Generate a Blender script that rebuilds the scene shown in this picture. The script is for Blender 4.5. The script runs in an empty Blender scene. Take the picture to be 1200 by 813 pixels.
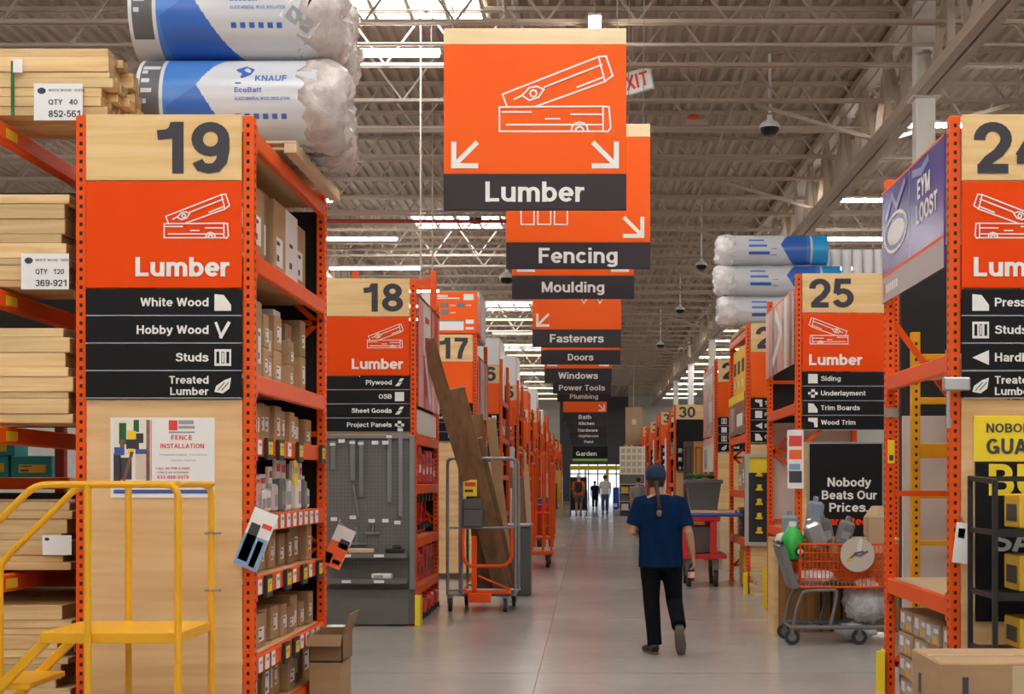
import bpy, bmesh, math, random, re
from mathutils import Vector, Matrix
R = random.Random(7)
C = bpy.context.scene.collection
SC = bpy.context.scene

# ---------------------------------------------------------------- camera, light, exposure
# metres: +X right, +Y down the main aisle, camera 1.6 m above the floor looking along +Y
F, CX, CY, CZ = 1700.0, 690.0, 562.0, 1.6
cam = bpy.data.cameras.new('camera')
cam.sensor_fit = 'HORIZONTAL'; cam.sensor_width = 36.0; cam.lens = 36.0 * F / 1200
cam.shift_x = -(CX - 600) / 1200; cam.shift_y = (CY - 406.5) / 1200
cam.clip_start = .1; cam.clip_end = 400
co = bpy.data.objects.new('camera', cam); C.objects.link(co)
co.location = (0, 0, CZ); co.rotation_euler = (math.pi / 2, 0, 0)
SC.camera = co
w = bpy.data.worlds.new('sky'); SC.world = w; w.use_nodes = True
bg = w.node_tree.nodes['Background']; bg.inputs[0].default_value = (.80, .88, 1, 1); bg.inputs[1].default_value = 1.1
SC.view_settings.view_transform = 'Standard'
try: SC.view_settings.look = 'None'
except Exception: pass
SC.view_settings.gamma = 1; SC.view_settings.use_curve_mapping = False
SC.view_settings.exposure = 1.12
TUBE = 34.0       # strip light emission
SKYL = 6.0        # skylight emission

def at(px, py, Y):
    s = F / Y
    return Vector(((px - CX) / s, Y, CZ - (py - CY) / s))
def X_(px, Y): return (px - CX) * Y / F
def Z_(py, Y): return CZ - (py - CY) * Y / F

# ---------------------------------------------------------------- materials
def mat(name, col, rough=.55, metal=0, emit=0, var=0, noise=None, spec=None, trans=0, alpha=1, bump=0, coat=0):
    m = bpy.data.materials.new(name); m.use_nodes = True
    nt = m.node_tree; N = nt.nodes; L = nt.links
    b = N['Principled BSDF']
    b.inputs['Roughness'].default_value = rough; b.inputs['Metallic'].default_value = metal
    if spec is not None: b.inputs['Specular IOR Level'].default_value = spec
    if trans: b.inputs['Transmission Weight'].default_value = trans
    if alpha < 1: b.inputs['Alpha'].default_value = alpha
    if coat: b.inputs['Coat Weight'].default_value = coat
    col = tuple(col) + (1,)
    b.inputs['Base Color'].default_value = col
    if emit:
        b.inputs['Emission Color'].default_value = col; b.inputs['Emission Strength'].default_value = emit
    src = None
    if noise:     # (scale xyz, amount)
        sc, amt = noise
        tc = N.new('ShaderNodeTexCoord'); mp = N.new('ShaderNodeMapping'); mp.inputs['Scale'].default_value = sc
        L.new(tc.outputs['Object'], mp.inputs[0])
        nz = N.new('ShaderNodeTexNoise'); nz.inputs['Scale'].default_value = 1; nz.inputs['Detail'].default_value = 5; nz.inputs['Roughness'].default_value = .6
        L.new(mp.outputs[0], nz.inputs['Vector'])
        if var:
            oi = N.new('ShaderNodeObjectInfo'); vm = N.new('ShaderNodeVectorMath'); vm.operation = 'MULTIPLY_ADD'
            L.new(oi.outputs['Random'], vm.inputs[0]); vm.inputs[1].default_value = (37, 53, 91); L.new(mp.outputs[0], vm.inputs[2])
            L.new(vm.outputs[0], nz.inputs['Vector'])
        rp = N.new('ShaderNodeMapRange'); L.new(nz.outputs['Fac'], rp.inputs[0])
        rp.inputs[1].default_value = .3; rp.inputs[2].default_value = .7; rp.inputs[3].default_value = 1 - amt; rp.inputs[4].default_value = 1 + amt * .6
        src = rp.outputs[0]
        if bump:
            bp = N.new('ShaderNodeBump'); bp.inputs['Strength'].default_value = bump; bp.inputs['Distance'].default_value = .02
            L.new(nz.outputs['Fac'], bp.inputs['Height']); L.new(bp.outputs[0], b.inputs['Normal'])
    if var:
        oi = N.new('ShaderNodeObjectInfo')
        rp = N.new('ShaderNodeMapRange'); L.new(oi.outputs['Random'], rp.inputs[0]); rp.inputs[3].default_value = 1 - var; rp.inputs[4].default_value = 1 + var * .6
        if src is None: src = rp.outputs[0]
        else:
            mu = N.new('ShaderNodeMath'); mu.operation = 'MULTIPLY'; L.new(src, mu.inputs[0]); L.new(rp.outputs[0], mu.inputs[1]); src = mu.outputs[0]
    if src is not None:
        mx = N.new('ShaderNodeVectorMath'); mx.operation = 'SCALE'; mx.inputs[0].default_value = col[:3]
        L.new(src, mx.inputs['Scale']); L.new(mx.outputs[0], b.inputs['Base Color'])
    return m

def wood(name, c1, c2, grain=(1.2, 1.2, 16), var=.12, rough=.6):
    m = bpy.data.materials.new(name); m.use_nodes = True
    nt = m.node_tree; N = nt.nodes; L = nt.links; b = N['Principled BSDF']; b.inputs['Roughness'].default_value = rough
    tc = N.new('ShaderNodeTexCoord'); mp = N.new('ShaderNodeMapping'); mp.inputs['Scale'].default_value = grain
    L.new(tc.outputs['Object'], mp.inputs[0])
    oi = N.new('ShaderNodeObjectInfo'); vm = N.new('ShaderNodeVectorMath'); vm.operation = 'MULTIPLY_ADD'
    L.new(oi.outputs['Random'], vm.inputs[0]); vm.inputs[1].default_value = (37, 53, 91); L.new(mp.outputs[0], vm.inputs[2])
    nz = N.new('ShaderNodeTexNoise'); nz.inputs['Scale'].default_value = 1.6; nz.inputs['Detail'].default_value = 6; nz.inputs['Distortion'].default_value = .8
    L.new(vm.outputs[0], nz.inputs['Vector'])
    cr = N.new('ShaderNodeValToRGB'); cr.color_ramp.elements[0].position = .32; cr.color_ramp.elements[1].position = .62
    cr.color_ramp.elements[0].color = tuple(c2) + (1,); cr.color_ramp.elements[1].color = tuple(c1) + (1,)
    L.new(nz.outputs['Fac'], cr.inputs[0])
    rp = N.new('ShaderNodeMapRange'); L.new(oi.outputs['Random'], rp.inputs[0]); rp.inputs[3].default_value = 1 - var; rp.inputs[4].default_value = 1 + var * .5
    mx = N.new('ShaderNodeVectorMath'); mx.operation = 'SCALE'; L.new(cr.outputs[0], mx.inputs[0]); L.new(rp.outputs[0], mx.inputs['Scale'])
    L.new(mx.outputs[0], b.inputs['Base Color'])
    return m

M = {}
M['rack'] = mat('rack orange paint', (.80, .092, .006), .42, spec=.25)
M['rackdark'] = mat('rack red oxide paint', (.34, .03, .012), .5)
M['hole'] = mat('slot dark', (.02, .012, .01), .9)
M['sign'] = mat('sign orange', (.80, .062, .0005), .5, spec=.15)
M['hsign'] = mat('hanging sign orange', (.90, .112, .004), .45, spec=.2)
M['strip'] = mat('strip charcoal', (.008, .008, .0095), .5, spec=.2)
M['hstrip'] = mat('hanging charcoal', (.035, .028, .034), .5, spec=.25)
M['white'] = mat('white lettering', (.82, .81, .78), .6)
M['navy'] = mat('number charcoal', (.035, .033, .045), .6)
M['hboard'] = wood('hanging sign lit wood', (.90, .70, .43), (.84, .62, .34), (.6, .6, 9), 0, .45)  # sign wood with strong light put into its lighter colour
M['dkprint'] = mat('dark grey print', (.10, .10, .11), .5)
M['ply'] = wood('birch plywood', (.76, .50, .25), (.63, .37, .16), (.5, .5, 6), 0, .55)
M['board'] = wood('pale sign wood', (.80, .56, .27), (.71, .45, .17), (.6, .6, 9), 0, .45)
M['pine'] = wood('pine lumber', (.80, .58, .30), (.66, .42, .18), (.7, 8, 14), .28)
M['endgrain'] = wood('pine end grain', (.46, .29, .13), (.30, .17, .07), (9, 9, 9), .3)
M['darkwood'] = wood('brown board', (.27, .15, .068), (.17, .085, .035), (5, 5, .8), .22)
M['bin'] = wood('bin wood', (.42, .20, .055), (.26, .11, .025), (9, 9, .8), .0)
M['card'] = mat('cardboard', (.43, .27, .14), .8, var=.28, noise=((3, 3, 12), .12))
M['carddk'] = mat('cardboard dark brown', (.28, .165, .08), .8, var=.2)
M['cartape'] = mat('packing tape', (.55, .42, .26), .35)
M['paper'] = mat('paper white', (.80, .80, .79), .7)
M['ink'] = mat('printed ink', (.05, .05, .06), .7)
M['greyink'] = mat('grey ink', (.32, .33, .36), .7)
M['redink'] = mat('red ink', (.75, .06, .05), .6)
M['blueink'] = mat('blue ink', (.05, .10, .35), .6)
M['yellow'] = mat('safety yellow paint', (.80, .40, .008), .38)
M['tagy'] = mat('tag yellow', (.85, .58, .02), .6)
M['boxyel'] = mat('tool box yellow', (.80, .48, .02), .55, var=.15)
M['signy'] = mat('sign yellow', (.90, .68, .02), .5)
M['blk'] = mat('black steel', (.015, .015, .016), .4)
M['plastic'] = mat('black plastic', (.02, .02, .022), .45)
M['steel'] = mat('grey steel', (.30, .31, .32), .4, metal=.7)
M['galv'] = mat('light steel', (.55, .56, .57), .35, metal=.8)
M['greyp'] = mat('grey paint', (.16, .165, .165), .5)
M['peg'] = mat('pegboard grey', (.155, .15, .135), .6, noise=((6, 6, 6), .1))
M['tote'] = mat('tote grey plastic', (.10, .105, .11), .5)
M['rubber'] = mat('rubber', (.025, .025, .025), .7)
M['red'] = mat('tool red', (.62, .02, .015), .4, var=.25)
M['redb'] = mat('banner red', (.60, .055, .06), .35, noise=((.2, 9, .2), .3))
M['pink'] = mat('banner pink', (.78, .40, .38), .4)
M['blue'] = mat('wrap blue', (.035, .13, .48), .28)
M['blue2'] = mat('wrap mid blue', (.06, .20, .56), .28)
M['cyan'] = mat('wrap cyan', (.02, .33, .70), .3)
M['silver'] = mat('wrap silver white', (.60, .62, .66), .26, noise=((.3, 14, 14), .08))
M['wrapw'] = mat('wrap white', (.82, .82, .83), .3)
M['film'] = mat('crumpled film', (.58, .51, .48), .22, noise=((9, 9, 9), .25), bump=1.0)
M['filmw'] = mat('crumpled white film', (.80, .78, .78), .22, noise=((12, 12, 12), .2), bump=.9)
M['bag'] = mat('clear bag', (.66, .67, .68), .18, noise=((20, 20, 20), .3), bump=1.0)
M['purple'] = mat('banner violet blue', (.075, .07, .33), .22)
M['purple2'] = mat('banner pale violet', (.34, .36, .62), .2)
M['teal'] = mat('teal box', (.02, .30, .32), .5)
M['green'] = mat('green plastic', (.02, .42, .05), .35)
M['dkgreen'] = mat('dark green', (.015, .12, .03), .5)
M['led'] = mat('exit letters red', (.9, .03, .02), .5)
M['skin'] = mat('skin', (.52, .27, .17), .5)
M['shirt'] = mat('navy tee cloth', (.0025, .019, .065), .9, spec=.1, noise=((18, 18, 5), .25), bump=.25)
M['pants'] = mat('black trousers cloth', (.006, .007, .010), .9, spec=.1, noise=((18, 18, 6), .25), bump=.25)
M['hair'] = mat('dark brown hair', (.045, .025, .014), .5, noise=((40, 40, 9), .4))
M['hairt'] = mat('hair tip', (.20, .11, .05), .5)
M['cap'] = mat('navy cap cloth', (.012, .025, .065), .8)
M['sole'] = mat('shoe sole', (.13, .11, .09), .75)
M['shoe'] = mat('shoe black', (.012, .012, .013), .6)
M['jean'] = mat('blue jeans', (.10, .16, .25), .85)
M['vest'] = mat('orange vest', (.85, .14, .03), .7)
M['greycloth'] = mat('grey cloth', (.28, .27, .27), .85)
M['khaki'] = mat('khaki shorts', (.14, .13, .09), .85)
M['dome'] = mat('camera dome', (.008, .008, .012), .08)
M['ceil'] = mat('roof deck paint', (.50, .395, .31), .65, noise=((.5, .5, .5), .06))
M['joist'] = mat('joist paint', (.47, .375, .295), .55)
M['wallp'] = mat('wall paint', (.62, .60, .56), .7)
M['farwall'] = mat('charcoal wall', (.075, .077, .083), .7)
M['tubew'] = mat('warm strip light tube', (1, .86, .56), .4, emit=1.1)
M['tube'] = mat('strip light tube', (1, .965, .90), .4, emit=TUBE)
M['skyl'] = mat('skylight dome', (.90, .95, 1), .4, emit=SKYL)
M['brass'] = mat('kraft paper', (.52, .37, .22), .75)
M['plate'] = mat('pale disc', (.62, .54, .45), .6)
M['brick'] = mat('brown sample', (.10, .06, .035), .6)
M['amber'] = mat('amber sample', (.50, .19, .03), .5)
M['stone'] = mat('white display', (.78, .76, .66), .6)
M['sand'] = mat('pale timber', (.62, .47, .30), .7, var=.15)
M['blackp'] = mat('dark shade', (.012, .011, .011), .8)  # near-black standing in for shade inside and behind the racks
M['translw'] = mat('pale sheeting', (.62, .57, .54), .5, noise=((2, 2, 1), .12))
M['pvcb'] = mat('tarp blue', (.03, .10, .55), .5)
M['redpipe'] = mat('sprinkler red', (.35, .03, .03), .5)
M['silv'] = mat('banner silver', (.36, .35, .36), .35)
M['photo'] = mat('photo brown', (.26, .13, .09), .4, noise=((5, 5, 5), .6))
M['photo2'] = mat('photo pale', (.50, .37, .32), .4, noise=((4, 4, 3), .6))

# ---------------------------------------------------------------- helpers
class Fr:
    """2-D drawing frame: origin, right and up vectors; d runs out towards the viewer"""
    def __init__(s, o, r=(1, 0, 0), u=(0, 0, 1)):
        s.o = Vector(o); s.r = Vector(r); s.u = Vector(u); s.n = s.r.cross(s.u)
    def __call__(s, x, y, d=0): return s.o + s.r * x + s.u * y + s.n * d

# a plain bold grotesque drawn as thick centre lines: glyph -> (advance, strokes), cap height 1
def _a(cx, cy, rx, ry, a0, a1, n=12):
    return [(cx + rx * math.cos(math.radians(a0 + (a1 - a0) * i / n)), cy + ry * math.sin(math.radians(a0 + (a1 - a0) * i / n))) for i in range(n + 1)]
_o = _a(.30, .37, .205, .285, 0, 360, 20)
_S = [(.56, .70), (.54, .79), (.46, .87), (.34, .905), (.22, .88), (.135, .81), (.125, .71), (.17, .62), (.28, .565), (.40, .53), (.51, .47), (.565, .38), (.56, .26), (.50, .16), (.40, .105), (.30, .095), (.19, .115), (.11, .19), (.085, .30)]
G = {
 '1': (.56, [[(.38, 0), (.38, 1)], [(.05, .745), (.22, .765), (.31, .83), (.35, .97)]]),
 '2': (.62, [_a(.31, .67, .215, .235, 185, -25) + [(.40, .40), (.25, .27), (.16, .14)], [(.06, .095), (.56, .095)]]),
 '3': (.62, [_a(.30, .705, .19, .20, 170, -85), _a(.30, .30, .215, .205, 88, -170)]),
 '4': (.62, [[(.43, 0), (.43, 1)], [(.42, .95), (.10, .33)], [(.04, .28), (.58, .28)]]),
 '5': (.62, [[(.54, .905), (.17, .905), (.13, .48)], [(.12, .50)] + _a(.31, .335, .225, .24, 130, -160)]),
 '6': (.62, [_a(.31, .335, .215, .24, 0, 360, 20), [(.095, .335), (.095, .55), (.13, .76), (.22, .88), (.34, .905), (.46, .87), (.52, .76)]]),
 '7': (.60, [[(.04, .905), (.56, .905)], [(.50, .86), (.36, .58), (.27, .28), (.24, 0)]]),
 '8': (.62, [_a(.31, .72, .185, .185, 0, 360, 18), _a(.31, .29, .22, .195, 0, 360, 20)]),
 '9': (.62, [_a(.31, .665, .215, .24, 0, 360, 20), [(.525, .665), (.525, .45), (.49, .24), (.40, .12), (.28, .095), (.16, .13), (.10, .24)]]),
 '0': (.62, [_a(.31, .5, .215, .405, 0, 360, 24)]),
 'A': (.70, [[(.07, 0), (.35, .97)], [(.35, .97), (.63, 0)], [(.18, .30), (.52, .30)]]),
 'B': (.68, [[(.12, 0), (.12, 1)], [(.12, .905), (.36, .905)] + _a(.36, .71, .17, .195, 90, -90) + [(.12, .515)], [(.36, .515)] + _a(.38, .305, .19, .21, 90, -90) + [(.12, .095)]]),
 'C': (.70, [_a(.36, .5, .26, .405, 48, 312, 18)]),
 'D': (.70, [[(.12, 0), (.12, 1)], [(.12, .905), (.32, .905)] + _a(.32, .5, .27, .405, 90, -90) + [(.12, .095)]]),
 'E': (.62, [[(.12, 0), (.12, 1)], [(.12, .905), (.58, .905)], [(.12, .51), (.54, .51)], [(.12, .095), (.59, .095)]]),
 'F': (.60, [[(.12, 0), (.12, 1)], [(.12, .905), (.58, .905)], [(.12, .49), (.52, .49)]]),
 'G': (.76, [_a(.37, .5, .27, .405, 48, 335, 18), [(.38, .45), (.66, .45)], [(.635, .45), (.635, .05)]]),
 'H': (.72, [[(.12, 0), (.12, 1)], [(.60, 0), (.60, 1)], [(.12, .51), (.60, .51)]]),
 'I': (.26, [[(.13, 0), (.13, 1)]]),
 'J': (.56, [[(.44, 1), (.44, .3)] + _a(.27, .30, .17, .205, 0, -180)]),
 'K': (.70, [[(.12, 0), (.12, 1)], [(.60, .97), (.17, .45)], [(.29, .56), (.62, .02)]]),
 'L': (.58, [[(.12, 0), (.12, 1)], [(.12, .095), (.56, .095)]]),
 'M': (.84, [[(.11, 0), (.11, 1)], [(.13, .97), (.42, .06)], [(.71, .97), (.42, .06)], [(.73, 0), (.73, 1)]]),
 'N': (.72, [[(.12, 0), (.12, 1)], [(.60, 0), (.60, 1)], [(.13, .95), (.59, .05)]]),
 'O': (.77, [_a(.385, .5, .285, .405, 0, 360, 26)]),
 'P': (.65, [[(.12, 0), (.12, 1)], [(.12, .905), (.37, .905)] + _a(.37, .675, .19, .23, 90, -90) + [(.12, .445)]]),
 'Q': (.77, [_a(.385, .5, .285, .405, 0, 360, 26), [(.44, .24), (.68, .0)]]),
 'R': (.70, [[(.12, 0), (.12, 1)], [(.12, .905), (.37, .905)] + _a(.37, .695, .19, .21, 90, -90) + [(.12, .485)], [(.40, .48), (.60, .0)]]),
 'S': (.65, [_S]),
 'T': (.62, [[(.03, .905), (.59, .905)], [(.31, 0), (.31, .9)]]),
 'U': (.72, [[(.12, 1), (.12, .38)] + _a(.36, .36, .24, .265, 180, 360) + [(.60, 1)]]),
 'V': (.66, [[(.07, 1), (.33, .04)], [(.33, .04), (.59, 1)]]),
 'W': (.94, [[(.07, 1), (.26, .04)], [(.26, .04), (.47, .94)], [(.47, .94), (.68, .04)], [(.68, .04), (.87, 1)]]),
 'X': (.66, [[(.07, 0), (.59, 1)], [(.07, 1), (.59, 0)]]),
 'Y': (.66, [[(.07, 1), (.33, .45)], [(.59, 1), (.33, .45)], [(.33, 0), (.33, .48)]]),
 'Z': (.62, [[(.06, .905), (.54, .905)], [(.52, .88), (.09, .12)], [(.05, .095), (.57, .095)]]),
 'a': (.57, [[(.47, .52), (.47, .06), (.50, 0)], [(.11, .54), (.15, .62), (.24, .66), (.33, .655), (.43, .62), (.47, .52)], [(.47, .43), (.38, .40), (.24, .385), (.13, .32), (.10, .21), (.15, .11), (.26, .085), (.39, .14), (.47, .26)]]),
 'b': (.61, [[(.11, 0), (.11, 1)], _a(.31, .37, .20, .285, 0, 360, 20)]),
 'c': (.56, [_a(.30, .37, .205, .285, 40, 320, 16)]),
 'd': (.61, [[(.50, 0), (.50, 1)], _a(.30, .37, .20, .285, 0, 360, 20)]),
 'e': (.58, [_a(.30, .37, .205, .285, 0, 318, 18), [(.10, .365), (.55, .365)]]),
 'f': (.34, [[(.15, 0), (.15, .80), (.20, .89), (.32, .915)], [(.02, .655), (.32, .655)]]),
 'g': (.61, [_a(.30, .37, .20, .285, 0, 360, 20), [(.50, .74), (.50, -.02)] + _a(.30, -.03, .20, .145, 0, -155)]),
 'h': (.60, [[(.11, 0), (.11, 1)], _a(.30, .44, .19, .215, 180, 0) + [(.49, 0)]]),
 'i': (.24, [[(.12, 0), (.12, .74)], [(.12, .85), (.12, 1)]]),
 'j': (.24, [[(.12, .74), (.12, -.06), (.08, -.15), (0, -.17)], [(.12, .85), (.12, 1)]]),
 'k': (.57, [[(.11, 0), (.11, 1)], [(.48, .72), (.14, .30)], [(.24, .42), (.50, .02)]]),
 'l': (.24, [[(.12, 0), (.12, 1)]]),
 'm': (.88, [[(.11, 0), (.11, .74)], _a(.275, .45, .165, .205, 180, 0) + [(.44, 0)], _a(.605, .45, .165, .205, 180, 0) + [(.77, 0)]]),
 'n': (.60, [[(.11, 0), (.11, .74)], _a(.30, .44, .19, .215, 180, 0) + [(.49, 0)]]),
 'o': (.60, [_o]),
 'p': (.61, [[(.11, -.25), (.11, .74)], _a(.31, .37, .20, .285, 0, 360, 20)]),
 'q': (.61, [[(.50, -.25), (.50, .74)], _a(.30, .37, .20, .285, 0, 360, 20)]),
 'r': (.38, [[(.11, 0), (.11, .74)], [(.12, .40), (.15, .55), (.23, .635), (.37, .65)]]),
 's': (.54, [[(x * .84 + .01, y * .735) for x, y in _S]]),
 't': (.36, [[(.16, .93), (.16, .22), (.20, .11), (.34, .085)], [(.02, .655), (.34, .655)]]),
 'u': (.60, [[(.11, .74), (.11, .30)] + _a(.30, .30, .19, .215, 180, 360) + [(.49, .32)], [(.49, .74), (.49, 0)]]),
 'v': (.55, [[(.06, .74), (.275, .04)], [(.275, .04), (.49, .74)]]),
 'w': (.80, [[(.06, .74), (.225, .04)], [(.225, .04), (.40, .70)], [(.40, .70), (.575, .04)], [(.575, .04), (.74, .74)]]),
 'x': (.55, [[(.06, 0), (.49, .74)], [(.06, .74), (.49, 0)]]),
 'y': (.55, [[(.06, .74), (.28, .06)], [(.49, .74), (.27, .0), (.19, -.14), (.05, -.165)]]),
 'z': (.52, [[(.05, .655), (.46, .655)], [(.44, .63), (.08, .11)], [(.04, .085), (.48, .085)]]),
 '-': (.36, [[(.04, .36), (.32, .36)]]), '.': (.24, [[(.12, 0), (.12, .17)]]), ' ': (.28, []),
}
_tc = {}
def glyphs(txt, wd):
    """vertices and faces of a line of text, thick centre lines wd wide"""
    k = (txt, wd)
    if k in _tc: return _tc[k]
    vs = []; fs = []; x = 0
    for ch in txt:
        adv, st = G.get(ch, G['-'])
        for si, P in enumerate(st):
            P = [p for i, p in enumerate(P) if i == 0 or math.dist(p, P[i - 1]) > 1e-4]; n = len(P); L = []; closed = n > 3 and math.dist(P[0], P[-1]) < 1e-6
            Q = P[:-1] if closed else P; n = len(Q)
            for i in range(n):
                p = Q[i]; a = Q[i - 1] if (i or closed) else None; b = Q[(i + 1) % n] if (i < n - 1 or closed) else None
                def nrm(u, v):
                    d = math.dist(u, v); return (-(v[1] - u[1]) / d, (v[0] - u[0]) / d)
                if a is None: m = nrm(p, b); q = 1
                elif b is None: m = nrm(a, p); q = 1
                else:
                    n1 = nrm(a, p); n2 = nrm(p, b); m = (n1[0] + n2[0], n1[1] + n2[1]); l = math.hypot(*m) or 1; m = (m[0] / l, m[1] / l); q = 1 / max(.55, m[0] * n1[0] + m[1] * n1[1])
                L.append(len(vs)); h = wd / 2 * q
                vs.append((x + p[0] - m[0] * h, p[1] - m[1] * h, si)); vs.append((x + p[0] + m[0] * h, p[1] + m[1] * h, si))
            for i in range(n if closed else n - 1):
                a = L[i]; b = L[(i + 1) % n]; fs.append((a, b, b + 1, a + 1))
        x += adv + .035
    _tc[k] = (vs, fs); return _tc[k]

class MB:
    def __init__(s): s.v = []; s.f = []; s.m = []; s.k = 0
    def add(s, vs, fs, m=0):
        o = len(s.v); s.v += [tuple(v) for v in vs]
        for f in fs: s.f.append(tuple(i + o for i in f)); s.m.append(m)
    def box(s, x0, x1, y0, y1, z0, z1, m=0, c=0, X=None):
        if x0 > x1: x0, x1 = x1, x0
        if y0 > y1: y0, y1 = y1, y0
        if z0 > z1: z0, z1 = z1, z0
        if c <= 0:
            vs = [Vector((x, y, z)) for z in (z0, z1) for y in (y0, y1) for x in (x0, x1)]
            fs = [(0, 2, 3, 1), (4, 5, 7, 6), (0, 1, 5, 4), (2, 6, 7, 3), (0, 4, 6, 2), (1, 3, 7, 5)]
        else:
            vs = []; idx = {}
            b = ((x0, x1), (y0, y1), (z0, z1))
            for i in (0, 1):
                for j in (0, 1):
                    for k in (0, 1):
                        p = [b[0][i], b[1][j], b[2][k]]; sg = [1 - 2 * i, 1 - 2 * j, 1 - 2 * k]
                        for ax in range(3):
                            q = [p[a] + (0 if a == ax else c * sg[a]) for a in range(3)]
                            idx[(i, j, k, ax)] = len(vs); vs.append(Vector(q))
            fs = []
            for ax in range(3):
                o = [a for a in range(3) if a != ax]
                for sd in (0, 1):
                    q = []
                    for (a, bb) in ((0, 0), (1, 0), (1, 1), (0, 1)):
                        key = [0, 0, 0]; key[ax] = sd; key[o[0]] = a; key[o[1]] = bb; q.append(idx[(*key, ax)])
                    flip = (sd == 0) ^ (ax == 1)
                    fs.append(tuple(reversed(q)) if flip else tuple(q))
                for a in (0, 1):
                    for bb in (0, 1):
                        k0 = [0, 0, 0]; k1 = [0, 0, 0]; k0[o[0]] = k1[o[0]] = a; k0[o[1]] = k1[o[1]] = bb; k0[ax] = 0; k1[ax] = 1
                        q = (idx[(*k0, o[0])], idx[(*k1, o[0])], idx[(*k1, o[1])], idx[(*k0, o[1])])
                        flip = (a ^ bb) ^ (ax == 1)
                        fs.append(q if not flip else tuple(reversed(q)))
            for i in (0, 1):
                for j in (0, 1):
                    for k in (0, 1):
                        q = tuple(idx[(i, j, k, a)] for a in range(3))
                        fs.append(q if (i + j + k) % 2 else tuple(reversed(q)))
        if X is not None: vs = [X @ v for v in vs]
        s.add(vs, fs, m)
    def beam(s, p, q, w, h, m=0, up=(0, 0, 1), c=0):
        """box along p-q, w across, h along up"""
        p = Vector(p); q = Vector(q); d = q - p; L = d.length; d.normalize()
        u = Vector(up); sd = d.cross(u)
        if sd.length < 1e-4: u = Vector((0, 1, 0)); sd = d.cross(u)
        sd.normalize(); u = sd.cross(d)
        X = Matrix((sd, d, u)).transposed().to_4x4(); X.translation = p
        s.box(-w / 2, w / 2, 0, L, -h / 2, h / 2, m, c, X)
    def ring(s, c, a, b, n, rx, ry=None):
        ry = rx if ry is None else ry
        return [Vector(c) + a * (math.cos(t) * rx) + b * (math.sin(t) * ry) for t in (2 * math.pi * i / n for i in range(n))]
    def skin(s, rings, m=0, cap=True, closed=False):
        n = len(rings[0]); vs = [v for r in rings for v in r]; fs = []; k = len(rings)
        for i in range(k if closed else k - 1):
            for j in range(n):
                a = i * n; b = ((i + 1) % k) * n
                fs.append((a + j, a + (j + 1) % n, b + (j + 1) % n, b + j))
        if cap and not closed: fs.append(tuple(reversed(range(n)))); fs.append(tuple((k - 1) * n + j for j in range(n)))
        s.add(vs, fs, m)
    def cyl(s, p, q, r, m=0, n=12, r2=None, cap=True):
        p = Vector(p); q = Vector(q); d = (q - p).normalized()
        a = d.orthogonal().normalized(); b = d.cross(a)
        s.skin([s.ring(p, a, b, n, r), s.ring(q, a, b, n, r if r2 is None else r2)], m, cap)
    def tube(s, pts, r, m=0, n=8, closed=False, bend=0, radii=None):
        P = [Vector(p) for p in pts]
        if bend:
            Q = []; N_ = len(P)
            for i, p in enumerate(P):
                if not closed and i in (0, N_ - 1): Q.append(p); continue
                a = P[i - 1]; b = P[(i + 1) % N_]
                ra = min(bend, (a - p).length * .45); rb = min(bend, (b - p).length * .45)
                p0 = p + (a - p).normalized() * ra; p1 = p + (b - p).normalized() * rb
                for t in (0, .25, .5, .75, 1): Q.append(p0 * (1 - t) ** 2 + p * 2 * t * (1 - t) + p1 * t * t)
            P = Q
        k = len(P); rings = []; a = None
        for i in range(k):
            if closed: d = (P[(i + 1) % k] - P[i - 1])
            else: d = P[min(i + 1, k - 1)] - P[max(i - 1, 0)]
            d.normalize()
            if a is None: a = d.orthogonal().normalized()
            else:
                a = a - d * a.dot(d); a.normalize()
            b = d.cross(a); rr = radii[i] if radii else r
            rings.append(s.ring(P[i], a, b, n, rr))
        s.skin(rings, m, True, closed)
    def lathe(s, c, prof, m=0, n=20, ax=(0, 0, 1)):
        d = Vector(ax).normalized(); a = d.orthogonal().normalized(); b = d.cross(a)
        s.skin([s.ring(Vector(c) + d * z, a, b, n, max(r, 1e-4)) for r, z in prof], m)
    def ball(s, c, rx, ry=None, rz=None, m=0, n=14, k=9, jit=0, rnd=None):
        ry = rx if ry is None else ry; rz = rx if rz is None else rz; c = Vector(c); rings = []
        for i in range(k + 1):
            t = math.pi * (i + .02) / (k + .04); rr = []
            for j in range(n):
                p = 2 * math.pi * j / n; q = 1 + (rnd.uniform(-jit, jit) if rnd else 0)
                rr.append(c + Vector((rx * math.sin(t) * math.cos(p), ry * math.sin(t) * math.sin(p), -rz * math.cos(t))) * q)
            rings.append(rr)
        s.skin(rings, m)
    def rect(s, fr, x0, x1, y0, y1, m=0, d=.002):
        """raised rectangle printed on a frame"""
        a = [fr(x0, y0, d), fr(x1, y0, d), fr(x1, y1, d), fr(x0, y1, d)]
        s.add(a, [(0, 1, 2, 3)], m)
    def poly(s, fr, pts, m=0, d=.002):
        s.add([fr(x, y, d) for x, y in pts], [tuple(range(len(pts)))], m)
    def slab(s, fr, pts, t, m=0, d=0):
        n = len(pts)
        s.add([fr(x, y, d) for x, y in pts] + [fr(x, y, d + t) for x, y in pts],
              [tuple(reversed(range(n))), tuple(range(n, 2 * n))] + [(i, (i + 1) % n, n + (i + 1) % n, n + i) for i in range(n)], m)
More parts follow.
